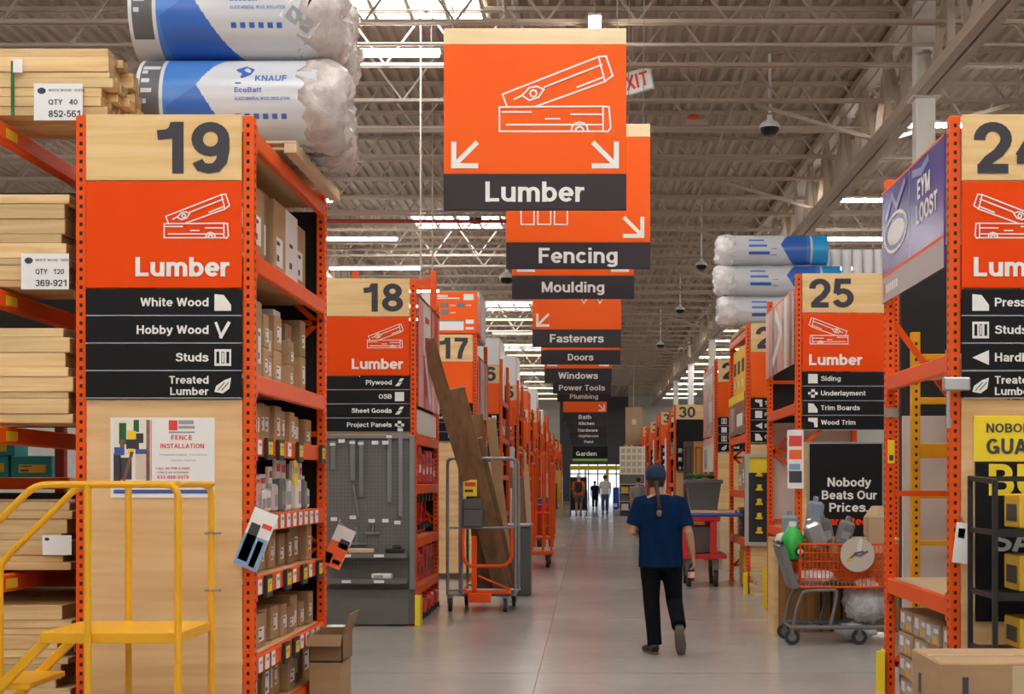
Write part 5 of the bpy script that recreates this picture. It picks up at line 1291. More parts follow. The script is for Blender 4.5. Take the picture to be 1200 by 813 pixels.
# sawn timber stacked at the foot
for k in range(6):
    mb = MB(); mb.box(0, .85, 0, .5, 0, .05, 0, .004); tag(mb.build('timber_block', 'sand', None, (XR6 + .05 + R.uniform(-.03, .03), 19.85, .001 + .051 * k)), 'pale timber at the foot of the aisle 26 panel, %s from the floor' % ORD[k], 'timber', 'timber at the foot of rack 26')
guard('yellow corner guard at the foot of rack 25', 2.2, 18.1, .5); guard('yellow corner guard at the foot of rack 26', 2.2, 20.36, .3)

# ---- rack 27
Y27 = 26.6; XR7 = 2.3
rack('orange rack bay carrying the aisle 27 sign, pale panel below', 1, XR7, Y27, 2.44, 3.8, [2.4, 1.7, 1.0, .4], endpanel=(.1, 2.1, 'board'))
aisle_sign('27', 'Lumber', [('Doors', 'frame'), ('Trim', 'square'), ('Studs', 'frame'), ('Wood', 'leaf')], 1, XR7 + .068, XR7 + 1.0, Y27, 'aisle sign numbered 27 half hidden by the rack 26 goods', zt=3.8, h=(.41, .64, .16), col='hsign')
side_banner('photo_board', 'tall pale photo board on the face of rack 27', 1, XR7, Y27 + .1, Y27 + 2.36, 2.42, 3.7, ['photo2', 'pink', 'paper', 'photo'], dph)
side_banner('photo_board', 'narrow mottled photo board low on the face of rack 27', 1, XR7, Y27 + .1, Y27 + 2.36, 1.75, 2.38, ['stone', 'photo2', 'paper', 'pink'], dph)
far_items(1, XR7, Y27, 2.44, [1.7, 1.0, .4], 'aisle 27 rack', P_MIX, (.5, .8), top=2.26)
for k in range(5):
    mb = MB(); mb.box(0, .75, 0, .6, 0, .17, 0, .006); tag(mb.build('timber_block', 'sand', None, (XR7 + .05 + R.uniform(-.03, .03), 25.9, .001 + .171 * k)), 'pale boxed timber at the foot of the aisle 27 panel, %s from the floor' % ORD[k], 'timber', 'timber at the foot of rack 27')

# ---- rack 30 and beyond
FAR_R = [(41.0, 3.72, '30', 'blk'), (49.5, 3.9, '31', 'hsign'), (58, 3.9, '32', 'hsign'), (66, 4.0, '33', 'hsign'), (76, 4.0, '34', 'hsign'), (86, 4.0, '35', 'hsign'), (96, 4.0, '36', 'hsign')]
P_R = (('card', 2), ('paper', 3), ('red', 2), ('greyp', 2), ('blk', 1))
for i, (yy, H, num, cl) in enumerate(FAR_R):
    xf = 2.4
    rack('orange rack bay carrying the aisle %s sign, far along the high side' % num, 1, xf, yy, 2.44, H, [3.1, 2.3, 1.5, .7], endpanel=(.1, 1.8, 'board'), holes=False, back=[(.1, H - .4, 'blackp')], deck='sand')
    aisle_sign(num, 'Doors', [('Doors', 'frame'), ('Trim', 'square'), ('Hinges', 'plus')], 1, xf + .068, xf + 1.0, yy, 'aisle sign numbered %s with %s panel' % (num, 'a blank black' if cl == 'blk' else 'an orange Doors'), 'mould', zt=H, col='strip' if cl == 'blk' else cl, h=(.42, .70, .25))
    far_items(1, xf, yy, 2.44, [3.1, 2.3, 1.5, .7, .02], 'aisle %s rack' % num, P_R, (.7, 1.1), top=H - .05)
    t = thing('upright_rack', 'plain orange upright frame between the racks past aisle %s' % num, 'frame', (0, 0, 0), 'orange frames between the aisles')
    for k in range(3):
        mb = MB(); mb.box(xf + .02, xf + .12, yy + 3.2 + k * 1.0, yy + 3.28 + k * 1.0, 0, H - .3 - .25 * k, 0, .006); mb.build('frame_post', ['rack', 'redb', 'wrapw'][k] if k else 'rack', t)
    mb = MB(); mb.box(xf + .04, xf + .10, yy + 3.2, yy + 5.28, 1.2, 1.3); mb.build('cross_bar', 'rack', t)
# door samples beside the 30 sign
for i, (px0, px1, m, nm) in enumerate(((801, 812, 'brick', 'dark brown'), (812.5, 825, 'amber', 'amber brown'))):
    xa, xb = X_(px0, 40.5), X_(px1, 40.5); mb = MB(); mb.box(xa, xb, 40.5, 40.56, .3, Z_(517, 40.5), 0, .01)
    fr = Fr((xa, 40.5, .3)); W = xb - xa
    for z0_, z1_ in ((.2, 1.0), (1.2, 2.2)): mb.stroke(fr, [(W * .25, z0_), (W * .75, z0_), (W * .75, z1_), (W * .25, z1_)], .02, 1, True)
    mb.box(xa, xb, 40.45, 40.62, 0, .3, 1); tag(mb.build('door_sample', [m, 'hole']), '%s door sample standing under the aisle 30 sign' % nm, 'door sample')

# ---- shopping cart loaded with goods in front of rack 25
t = thing('shopping_cart', 'orange basket shopping cart with a grey frame loaded beside rack 25', 'shopping cart', (0, 0, 0))
yc0, yc1 = 14.05, 14.62
cx0, cx1 = X_(920, 14.25), X_(1046, 14.25)
sB = lambda px, py, Y=14.2: (X_(px, Y), Y, Z_(py, Y))
for yy in (yc0, yc1):
    mb = MB(); mb.tube([(X_(922, 14.25), yy, .17), (cx1, yy, .17)], .022, n=8); mb.tube([(X_(926, 14.25), yy, .17), (X_(930, 14.25), yy, .36), (X_(937, 14.25), yy, .52), (X_(962, 14.25), yy, .53), (X_(977, 14.25), yy, .54), (X_(974, 14.25), yy, .36), (X_(968, 14.25), yy, .17)], .017, n=8, bend=.06)
    mb.build('side_frame', 'greyp', t)
mb = MB()
for k in range(5): xx = X_(924, 14.25) + (cx1 - X_(924, 14.25)) * k / 4; mb.cyl((xx, yc0, .17), (xx, yc1, .17), .014, n=8)
mb.build('base_rails', 'greyp', t)
mb = MB(); mb.slab(Fr((0, yc0 - .01, 0)), [(X_(912, 14.1), Z_(640, 14.1)), (X_(918, 14.1), Z_(636, 14.1)), (X_(926, 14.1), Z_(660, 14.1)), (X_(936, 14.1), Z_(688, 14.1)), (X_(928, 14.1), Z_(690, 14.1))], -.5, 0); mb.build('child_seat_back', 'greyp', t)
mb = MB(); mb.box(X_(930, 14.2), X_(978, 14.2), yc0, yc1, .545, .575, 0, .01); mb.build('child_seat', 'greyp', t)
# basket: wires
bx0, bx1, bz0, bz1 = X_(936, 14.2), X_(1050, 14.2), .56, .975
mb = MB(); rr = .006
for k in range(6):
    z = bz0 + (bz1 - bz0) * k / 5
    mb.tube([(bx0, yc0, z), (bx1, yc0, z), (bx1, yc1, z), (bx0, yc1, z)], rr if k not in (0, 5) else .011, 0, 6, True)
for k in range(25):
    xx = bx0 + (bx1 - bx0) * k / 24
    for yy in (yc0, yc1): mb.cyl((xx, yy, bz0), (xx, yy, bz1), rr * .8, n=5)
for k in range(1, 9):
    yy = yc0 + (yc1 - yc0) * k / 9
    for xx in (bx0, bx1): mb.cyl((xx, yy, bz0), (xx, yy, bz1), rr * .8, n=5)
mb.box(bx0, bx1, yc0 + .005, yc1 - .005, bz0 - .004, bz0 + .004, 0)
mb.build('basket', 'rack', t)
mb = MB(); mb.cyl((X_(914, 14.2), yc0 - .02, .985), (X_(914, 14.2), yc1 + .02, .985), .018, n=10); mb.build('handle', 'plastic', t)
for px in (926, 1004):
    for yy in (yc0 + .02, yc1 - .02):
        x_ = X_(px, 14.2); mb = MB(); mb.cyl((x_, yy - .018, .075), (x_, yy + .018, .075), .075, 0, 18); mb.cyl((x_, yy - .02, .075), (x_, yy + .02, .075), .04, 1, 12); mb.box(x_ - .02, x_ + .02, yy - .03, yy + .03, .09, .17, 1, .004); mb.build('caster', ['rubber', 'greyp'], t)
# goods in the basket
def blob(name, label, cat, c, r3, m, jit=.12, seed=1, n=16, k=10, mats=None):
    mb = MB(); mb.ball((0, 0, 0), *r3, 0, n, k, jit, random.Random(seed)); o = mb.build(name, m, None, c, smooth=True); return tag(o, label, cat)
p = sB(933, 628); t = thing('spray_bottle', 'green plastic bottle standing in the loaded cart', 'bottle', (p[0] - .02, 14.3, .80), rz=0)
mb = MB(); mb.lathe((0, 0, 0), [(.02, 0), (.11, .02), (.125, .12), (.11, .24), (.06, .31), (.035, .34)], 0, 18); autosmooth(mb.build('bottle_body', 'green', t)); mb = MB(); mb.cyl((0, 0, .34), (0, 0, .39), .038, n=14); mb.build('cap', 'paper', t)
def jug(label, px, py, Y, w_, h_, rz, m='greyp'):
    x_ = X_(px, Y); mb = MB(); mb.box(-w_ / 2, w_ / 2, -.09, .09, 0, h_, 0, .03); mb.box(-w_ * .2, w_ * .1, -.04, .04, h_ - .01, h_ + .05, 0, .01); mb.rect(Fr((-w_ / 2, -.09, 0)), w_ * .2, w_ * .8, h_ * .3, h_ * .6, 1)
    tag(mb.build('grey_fixture', [m, 'galv'], None, (x_, Y, Z_(py, Y)), rot=(0, rz, 0)), label, 'fixture', 'grey fixtures in the cart')
M['slate'] = mat('slate blue plastic', (.22, .27, .32), .45)
jug('slate grey fixture standing tallest in the loaded cart', 951, 634, 14.45, .15, .40, .12, 'slate'); jug('pale grey fixture leaning between the tall ones in the cart', 960, 640, 14.25, .17, .24, -.35, 'galv'); jug('grey fixture tilted beside the paper disc in the cart', 985, 640, 14.3, .14, .26, .3); jug('dark grey fixture lying at the middle of the cart', 972, 642, 14.5, .12, .30, -.2); jug('grey box fixture by the cart handle', 926, 634, 14.5, .15, .26, 0, 'slate')
blob('white_bag', 'crumpled white bag at the cart handle end', 'bag', (X_(917, 14.4), 14.4, Z_(633, 14.4)), (.08, .1, .07), 'filmw', .15, 4)
p = sB(1005, 650, 13.98); t = thing('paper_disc', 'large pale round disc with coloured print on the cart side', 'disc', (p[0], 13.98, p[2]))
mb = MB(); mb.cyl((0, 0, 0), (0, .03, 0), .165, 0, 40); autosmooth(mb.build('disc', 'plate', t)); fr = Fr((0, 0, 0)); mb = MB(); mb.stroke(fr, [(-.08, -.04), (-.03, 0), (.02, -.01), (.09, .03)], .022, 0); mb.stroke(fr, [(-.02, .015), (.05, .03)], .018, 1); mb.poly(fr, [(0.03, .0), (.05, .15), (.02, .16), (-.01, .05)], 2); mb.stroke(fr, [(-.1, -.05), (-.07, -.04)], .02, 3); mb.build('print', ['photo', 'blueink', 'paper', 'tagy'], t)
mb = MB(); mb.box(-.11, .11, -.08, .08, 0, .42, 0, .03); mb.skin([mb.ring((0, 0, .40), Vector((1, 0, 0)), Vector((0, 1, 0)), 8, .11, .08), mb.ring((.02, 0, .50), Vector((1, 0, 0)), Vector((0, 1, 0)), 8, .06, .03)], 0); tag(mb.build('kraft_sack', 'brass', None, (X_(1026, 14.4), 14.4, .84)), 'tall kraft paper sack standing at the basket end', 'sack')
mb = MB(); mb.box(-.2, .2, -.12, .12, 0, .15, 0, .008); tag(mb.build('carton', 'card', None, (X_(996, 14.45), 14.45, .88)), 'tan carton in the cart behind the pale disc', 'box')
mb = MB(); mb.ball((0, 0, 0), .2, .16, .085, 0, 18, 9, .16, random.Random(5)); tag(mb.build('wrapped_tray', 'filmw', None, (X_(955, 14.3), 14.3, .63), smooth=True), 'crumpled white wrapped tray on the child seat of the cart', 'package')
mb = MB(); mb.box(-.16, .16, -.05, .05, 0, .05, 0, .015); tag(mb.build('green_packet', 'dkgreen', None, (X_(983, 14.2), 14.2, .565), rot=(0, .12, 0)), 'dark green packet lying on the basket floor', 'packet')
mb = MB(); mb.cyl((0, 0, 0), (0, .1, 0), .05, 0, 16); mb.cyl((0, -.002, 0), (0, .05, 0), .03, 1, 16); tag(mb.build('tape_roll', ['blk', 'paper'], None, (X_(937, 14.2), 14.15, .90)), 'black tape roll hooked near the cart handle', 'tape roll')
mb = MB(); mb.tube([(0, 0, 0), (.05, 0, .06), (.14, 0, .10), (.22, 0, .22), (.26, 0, .30)], .008, n=6); mb.ball((.27, 0, .33), .02, .015, .05); tag(mb.build('plant_sprig', 'dkgreen', None, (X_(1008, 14.4), 14.4, 1.0)), 'thin dark green sprig rising from the cart', 'sprig')
# clear bag on the lower rails
blob('plastic_bag', 'crumpled clear plastic bag on the lower rails of the cart', 'bag', (X_(1013, 14.3), 14.3, .40), (.22, .2, .21), 'bag', .13, 9, 24, 14)
blob('plastic_bag', 'second clear plastic bag sagging under the cart rails', 'bag', (X_(1003, 14.3), 14.32, .11), (.2, .14, .09), 'bag', .16, 12, 20, 10)
# wooden bin behind the cart
t = thing('wooden_bin', 'brown wooden bin with a pale side behind the loaded cart', 'bin')
xa, xb = X_(909, 14.9), 3.2
mb = MB(); mb.box(xa, xb, 14.86, 14.9, .04, .98, 0, .004); mb.build('front_panel', 'bin', t); mb = MB(); mb.box(xa - .03, xa + .02, 14.82, 15.3, 0, 1.0, 0, .004); mb.build('side_panel', 'board', t)
mb = MB(); mb.box(xa, xb, 14.86, 15.3, .98, 1.0, 0, .003); mb.build('lid', 'board', t)
mb = MB()
for k in range(3): xx = X_(962 + 12 * k, 14.86); mb.box(xx - .012, xx + .012, 14.835, 14.86, .05, .6)
mb.build('batten', 'hole', t)

# ---- hanging category signs
def hang_sign(name_, px0, px1, ptop, pstrip, pbot, icon=None, left=True, right=True, Y=None, topwood=True, wood_=.085, strip_text=None, w_=1.22, lh=None, label=None):
    Y = Y or F * w_ / (px1 - px0)
    xa, xb = X_(px0, Y), X_(px1, Y); zb = Z_(pbot, Y); zs = Z_(pstrip, Y); zt = Z_(ptop, Y) if ptop is not None else zb + 1.22
    t = thing('hanging_sign', label or 'hanging orange and charcoal sign reading %s' % name_, 'hanging sign', (0, 0, 0), 'hanging department signs over the aisle')
    W = xb - xa
    mb = MB(); mb.box(xa, xb, Y, Y + .03, zt - wood_, zt, 0, .003); mb.build('top_rail', 'hboard', t)
    mb = MB(); mb.box(xa, xb, Y, Y + .03, zs, zt - wood_, 0, .003); fr = Fr((xa, Y, zs)); H = zt - wood_ - zs
    if icon == 'lumber': ic_lumber(mb, fr, W * .305, H * .325, W * .62, 1, sw=.015)
    elif icon == 'boxes': ic_boxes(mb, fr, W * .105, H * .17, W * .32, 1)
    elif icon == 'screws': ic_screws(mb, fr, W * .58, H * .40, W * .3, 1)
    elif icon: ic_mould(mb, fr, W * .35, H * .35, W * .3, 1)
    ah = W * .125
    if left: mb.stroke(fr, [(W * .05 + ah, .04 * W + ah), (W * .05 + .02, .04 * W + .02)], W * .026, 1); mb.stroke(fr, [(W * .055, .05 * W + ah * .9), (W * .055, .045 * W), (W * .05 + ah, .045 * W)], W * .028, 1)
    if right: mb.stroke(fr, [(W * .95 - ah, .04 * W + ah), (W * .95 - .02, .04 * W + .02)], W * .026, 1); mb.stroke(fr, [(W * .945, .05 * W + ah * .9), (W * .945, .045 * W), (W * .95 - ah, .045 * W)], W * .028, 1)
    mb.build('orange_panel', ['hsign', 'white'], t)
    mb = MB(); mb.box(xa, xb, Y - .012, Y + .03, zb, zs - .001, 0, .003); fr = Fr((xa, Y - .012, zb)); h = zs - zb; ch = lh or h * .46
    mb.text(fr, strip_text or name_, W * .5, h * .5 - ch * .5, ch, 1, 'c', .03, maxw=W * .9); mb.build('name_strip', ['hstrip', 'white'], t)
    for xx in (xa + .06, xb - .06):
        mb = MB(); yj = JY(Y); mb.tube([(xx, Y + .015, zt - .02), (xx, yj, JB + .02)], .004, n=5); mb.build('hanger_cable', 'steel', t)
    return t
hang_sign('Lumber', 520, 734, 33, 204, 246, 'lumber', wood_=.108, lh=.135)
hang_sign('Fencing', 593, 762, 145, 284, 315, 'boxes', left=False, wood_=.11, lh=.13)
hang_sign('Moulding', 600, 743, None, 323, 350, 'm')
hang_sign('Fasteners', 624, 728, None, 386, 407, 'screws', right=False)
hang_sign('Doors', 634, 727, None, 410, 427, 'm')
hang_sign('Windows', 638, 717, None, 431.5, 448.5, 'm')
hang_sign('Power Tools', 648, 716, None, 447, 461.5, 'm')
hang_sign('Plumbing', 653, 716, None, 458.5, 470.5, 'm')
hang_sign('Bath', 660, 711, None, 483, 494, 'm', left=False)
hang_sign('Kitchen', 664, 711, None, 492, 500, 'm', Y=46)
hang_sign('Hardware', 667, 711, None, 500, 508, 'm', Y=52)
hang_sign('Appliances', 668, 711, None, 507, 514, 'm', Y=58)
hang_sign('Paint', 669, 711, None, 514, 521, 'm', Y=66)
mb = MB()
Yg = 100.0; xa, xb = X_(671, Yg), X_(712, Yg); mb.box(xa, xb, Yg, Yg + .08, Z_(540, Yg), Z_(523, Yg), 0); fr = Fr((xa, Yg, Z_(540, Yg))); W = xb - xa; mb.rect(fr, 0, W, .0, .16, 2); mb.text(fr, 'Garden', W * .1, .36, .3, 1, 'l', .03); mb.cyl((xa + .1, Yg + .04, Z_(523, Yg)), (xa + .1, Yg + .04, 8.7), .02, 0, 6); mb.cyl((xb - .1, Yg + .04, Z_(523, Yg)), (xb - .1, Yg + .04, 8.7), .02, 0, 6)
M['lime'] = mat('lime stripe', (.30, .55, .04), .5); tag(mb.build('hanging_sign', ['strip', 'white', 'lime']), 'dark hanging Garden sign with a lime stripe before the entrance', 'hanging sign')
# brown hung panel and white gridded display at the far right of the aisle
t = thing('brown_header', 'tall brown panel with a white mark hanging far down the aisle', 'panel')
Yb = 68.0; mb = MB(); xa, xb = X_(733, Yb), X_(752, Yb); mb.box(xa, xb, Yb, Yb + .1, Z_(521, Yb), Z_(477, Yb), 0, .01); fr = Fr((xa, Yb, Z_(521, Yb))); mb.rect(fr, .3, .5, .95, 1.2, 1); mb.build('panel', ['brass', 'paper'], t)
mb = MB(); mb.cyl(((xa + xb) / 2, Yb + .05, Z_(477, Yb) - .02), ((xa + xb) / 2, Yb + .05, 8.7), .02, n=6); mb.build('hanger_rod', 'joist', t)
t = thing('sample_display', 'white gridded sample board on a shelf stand far down the aisle', 'display')
Yd = 64.2; xa, xb = X_(726, Yd), X_(760, Yd); mb = MB(); zb_, zt_ = Z_(556, Yd), Z_(523, Yd); mb.box(xa, xb, Yd, Yd + .1, zb_, zt_, 0, .01); fr = Fr((xa, Yd, zb_)); W = xb - xa; H = zt_ - zb_
for i in range(5):
    for k in range(4): mb.rect(fr, W * (.06 + .19 * i), W * (.19 + .19 * i), H * (.07 + .235 * k), H * (.22 + .235 * k), 1)
mb.build('sample_board', ['stone', 'sand'], t)
mb = MB(); mb.box(xa, xb, Yd + .02, Yd + .6, 0, zb_, 0, .01); mb.build('stand', 'peg', t)
for k in range(4):
    mb = MB(); mb.box(xa, xb, Yd - .25, Yd + .02, .25 + .38 * k, .28 + .38 * k, 0); mb.build('shelf', 'stone', t)
for k in range(3):
    for q_ in range(3): carton('sample_box', 'small box on the sample display, %s shelf up, %s across' % (ORD[k], ORD[q_]), 'box', xa + .08 + q_ * .38, xa + .38 + q_ * .38, Yd - .22, Yd, .282 + .38 * k, .53 + .38 * k, 'y-', ['paper', 'greyp', 'boxyel'][(k + q_) % 3], False, 'small boxes on the sample display')
# blue and yellow stock by the entrance
for i, (px, m, nm, w_, h_) in enumerate(((655, 'boxyel', 'yellow', 4, 45), (650, 'dkgreen', 'green', 6, 30), (738, 'boxyel', 'yellow', 6, 12), (722, 'pvcb', 'blue', 7, 25))):
    Yk = 80.0; xa = X_(px, Yk); mb = MB(); mb.box(-w_ / 42, w_ / 42, 0, .6, 0, h_ / 21.2, 0, .02); mb.rect(Fr((-w_ / 42, 0, 0)), .02, w_ / 30, .1, .3, 1); tag(mb.build('floor_display', [m, 'paper'], None, (xa, Yk, 0)), '%s floor display far down by the entrance doors%s' % (nm, ' on the sample board side' if px == 738 else ''), 'display')

# ---- cage cart with leaning boards beside rack 18
t = thing('cage_cart', 'grey cage cart with an orange push handle parked by rack 18', 'cart')
ya, yb = 17.55, 18.4
xA, xB, xC = X_(541, ya), X_(604, ya), X_(524, ya)
def gate(x0, x1, y_, zt, nm='side_gate', nw=3):
    mb = MB(); mb.tube([(x0, y_, .2), (x0, y_, zt), (x1, y_, zt), (x1, y_, .2)], .019, n=8, bend=.08); mb.tube([(x0, y_, 1.02), (x1, y_, 1.02)], .014, n=8); mb.tube([(x0, y_, .27), (x1, y_, .27)], .016, n=8)
    autosmooth(mb.build(nm, 'steel', t))
gate(xA, xB, ya, 1.86); gate(xA, xB, yb, 1.86); gate(xC, xC + .15, ya + .05, 1.86)
mb = MB(); mb.box(xC, xB, ya, yb, .19, .22, 0, .005); mb.build('deck', 'greyp', t)
mb = MB(); mb.tube([(X_(543, ya), ya - .05, 1.01), (X_(543, ya), ya - .05, .66), (X_(549, ya), ya - .05, .56), (X_(593, ya), ya - .05, .56), (X_(600, ya), ya - .05, .66), (X_(600, ya), ya - .05, 1.01)], .021, n=10, bend=.06); autosmooth(mb.build('push_handle', 'rack', t))
mb = MB(); mb.box(X_(553, ya), X_(559, ya), ya - .06, ya - .02, .24, .92, 0, .005); mb.box(X_(544, ya), X_(600, ya), ya - .06, ya - .02, .225, .27, 0, .005); mb.box(X_(549, ya), X_(576, ya), ya - .08, ya - .03, .12, .23, 0, .006); mb.beam((X_(545, ya), ya - .04, .28), (X_(553, ya), ya - .04, .44), .012, .02); mb.beam((X_(561, ya), ya - .04, .44), (X_(598, ya), ya - .04, .28), .012, .02); mb.build('tow_bar', 'rack', t)
mb = MB(); mb.box(X_(543, ya), X_(566, ya), ya - .06, ya + .06, 1.03, 1.37, 0, .012); mb.rect(Fr((X_(543, ya), ya - .06, 1.03)), .02, .22, .21, .22, 1); mb.build('document_box', ['tote', 'hole'], t)
mb = MB(); mb.box(X_(543, ya), X_(559, ya), ya - .03, ya - .02, 1.40, 1.60); fr = Fr((X_(543, ya), ya - .03, 1.40)); mb.rect(fr, .02, .15, .12, .17, 1); mb.rect(fr, .02, .12, .05, .08, 2); mb.build('warning_plate', ['signy', 'redink', 'ink'], t)
for px, yy in ((527, ya + .08), (592, ya + .04), (540, yb), (598, yb)):
    x_ = X_(px, ya); mb = MB(); mb.cyl((x_ - .02, yy, .085), (x_ + .02, yy, .085), .085, 0, 18); mb.box(x_ - .035, x_ + .035, yy - .03, yy + .03, .1, .19, 1, .004); mb.build('caster', ['rubber', 'steel'], t)
def plank(label, p, q, w_, th, m='darkwood', up=(0, 1, 0), name='leaning_board'):
    mb = MB(); mb.beam(p, q, w_, th, 0, up=up, c=.003); tag(mb.build(name, m), label, 'board', 'boards leaning on the cage cart')
plank('longest brown board leaning on the cart, its tip over the red banner', (X_(588, 18.0), 18.0, .225), (X_(501, 17.0), 17.0, Z_(398, 17.0)), .17, .05)
plank('shorter brown board leaning second on the cart', (X_(590, 18.08), 18.08, .225), (X_(533, 17.2), 17.2, Z_(455, 17.2)), .24, .05)
plank('brown board leaning third on the cart, broad and blunt', (X_(594, 18.16), 18.16, .225), (X_(552, 17.62), 17.62, Z_(515, 17.62)), .28, .06)
plank('narrow pale board standing steep on the cart', (X_(598, 18.24), 18.24, .225), (X_(575, 17.7), 17.7, Z_(490, 17.7)), .12, .04, 'card')
plank('steep brown sheet standing rearmost on the cart', (X_(573, 18.3), 18.3, .225), (X_(552, 18.25), 18.25, Z_(486, 18.2)), .30, .03, 'darkwood')
# grey bin behind the cart
t = thing('grey_bin', 'grey plastic bin standing between the cage cart and the orange cart', 'bin', (X_(603, 20), 20.2, 0))
mb = MB(); mb.box(-.22, .22, -.2, .2, 0, .95, 0, .02); mb.build('bin_body', 'tote', t); mb = MB(); mb.box(-.24, .24, -.22, .22, .95, .99, 0, .008); mb.build('rim', 'steel', t)

# ---- orange lumber carts further on
def lumber_cart(label, Y, x0, x1, zt, L=1.3):
    t = thing('lumber_cart', label, 'cart', (0, 0, 0), 'orange lumber carts by the racks')
    mb = MB(); mb.box(x0, x1, Y, Y + L, .24, .30, 0, .01); mb.build('deck', 'rack', t)
    mb = MB(); mb.box(x0 + .02, x1 - .02, Y + .02, Y + L - .02, .301, .32); mb.build('deck_board', 'sand', t)
    for k, xx in enumerate((x0 + .03, x0 + (x1 - x0) * .42, x0 + (x1 - x0) * .72, x1 - .03)):
        mb = MB(); mb.tube([(xx, Y + .04, .3), (xx, Y + .04, zt - (.2 if k % 2 else 0)), (xx, Y + L - .04, zt - (.2 if k % 2 else 0)), (xx, Y + L - .04, .3)], .022, n=8, bend=.1); autosmooth(mb.build('upright_hoop', 'rack', t))
    for z in (.55, 1.0): mb = MB(); mb.tube([(x0 + (x1 - x0) * .5, Y + .04, z), (x1 - .03, Y + .04, z)], .018, n=8); mb.build('cross_bar', 'rack', t)
    for xx in (x0 + .08, x1 - .1):
        for yy in (Y + .12, Y + L - .12):
            mb = MB(); mb.cyl((xx - .03, yy, .11), (xx + .03, yy, .11), .11, 0, 18); mb.box(xx - .045, xx + .045, yy - .04, yy + .04, .14, .24, 1, .004); mb.build('caster', ['rubber', 'greyp'], t)
lumber_cart('orange lumber cart parked past the cage cart', 26.3, X_(606, 26.3), X_(648, 26.3), 2.1)
lumber_cart('second orange lumber cart further along, tall hoops', 33.0, X_(627, 33), X_(650, 33), 2.3)
t = thing('red_drum', 'red drum with a blue lid standing on the second lumber cart', 'drum', (X_(638, 33.5), 33.5, .321))
mb = MB(); mb.lathe((0, 0, 0), [(.17, 0), (.19, .02), (.19, .70), (.17, .72)], 0, 18); autosmooth(mb.build('drum_body', 'red', t)); mb = MB(); mb.lathe((0, 0, .72), [(.17, 0), (.15, .12), (.06, .16)], 0, 16); mb.build('drum_lid', 'blueink', t)
for k in range(4):
    mb = MB(); xx = X_(610 + 4 * k, 26.9); mb.beam((xx, 26.9, .325), (xx - .1, 27.2, 1.45 + .1 * k), .1, .03, up=(0, 1, 0)); tag(mb.build('leaning_board', ['sand', 'card', 'darkwood', 'sand'][k]), '%s board standing on the first lumber cart, %s across' % (['pale', 'tan', 'brown', 'pale'][k], ORD[k]), 'board')

# ---- red platform cart behind the man
t = thing('platform_cart', 'red platform cart with two decks behind the walking man', 'cart')
Yq = 21.6; xa, xb = X_(800, Yq), X_(852, Yq)
for z in (.42, .98):
    mb = MB(); mb.box(xa, xb - (.1 if z > .5 else 0), Yq, Yq + 1.0, z, z + .07, 0, .008); mb.build('deck', 'red', t)
for xx, yy in ((xa + .03, Yq + .05), (xb - .2, Yq + .05), (xa + .03, Yq + .95), (xb - .2, Yq + .95)):
    mb = MB(); mb.box(xx - .05, xx + .05, yy - .03, yy + .03, .4, 1.0, 0, .006); mb.build('corner_post', 'red', t)
for xx in (xa + .1, xb - .16):
    for yy in (Yq + .12, Yq + .88):
        mb = MB(); mb.cyl((xx - .03, yy, .13), (xx + .03, yy, .13), .13, 0, 18); mb.box(xx - .045, xx + .045, yy - .04, yy + .04, .16, .42, 1, .004); mb.build('caster', ['rubber', 'greyp'], t)
mb = MB(); mb.box(0, xb - xa + .12, 0, 1.0, 0, .04, 0, .004); tag(mb.build('pale_sheet', 'sand', None, (xa, Yq, 1.10)), 'pale board lying on top of the blue tarp', 'board')
mb = MB(); mb.box(0, xb - xa + .2, 0, 1.02, 0, .05, 0, .02); tag(mb.build('blue_tarp', 'pvcb', None, (xa + .05, Yq - .01, 1.051)), 'folded blue tarp on the upper deck of the red cart', 'tarp')
t = thing('storage_tote', 'dark grey tote with a ribbed rim standing on the red cart', 'tote', (X_(824, 22.1), 22.1, 1.142))
mb = MB(); mb.skin([mb.ring((0, 0, z), Vector((1, 0, 0)), Vector((0, 1, 0)), 4, r_, r_) for z, r_ in ((0, .28), (.42, .36))], 0); X = Matrix.Rotation(math.pi / 4, 4, 'Z'); mb.v = [tuple(X @ Vector(v)) for v in mb.v]; mb.build('tote_body', 'tote', t); mb = MB(); mb.box(-.28, .28, -.28, .28, .40, .46, 0, .01); mb.build('rim', 'tote', t)
mb = MB()
for k in range(9): mb.ball((R.uniform(-.2, .2), R.uniform(-.2, .2), .03 + R.uniform(0, .04)), .07, .05, .03, 0, 8, 5)
tag(mb.build('green_netting', 'dkgreen', None, (X_(824, 22.1), 22.1, 1.603)), 'bunched dark green netting on the grey tote', 'netting')
mb = MB(); mb.box(-.2, .2, -.2, .2, 0, .42, 0, .02); tag(mb.build('grey_bucket', 'tote', None, (X_(822, 22.0), 22.0, .491)), 'grey square bucket on the lower deck of the red cart', 'bucket')
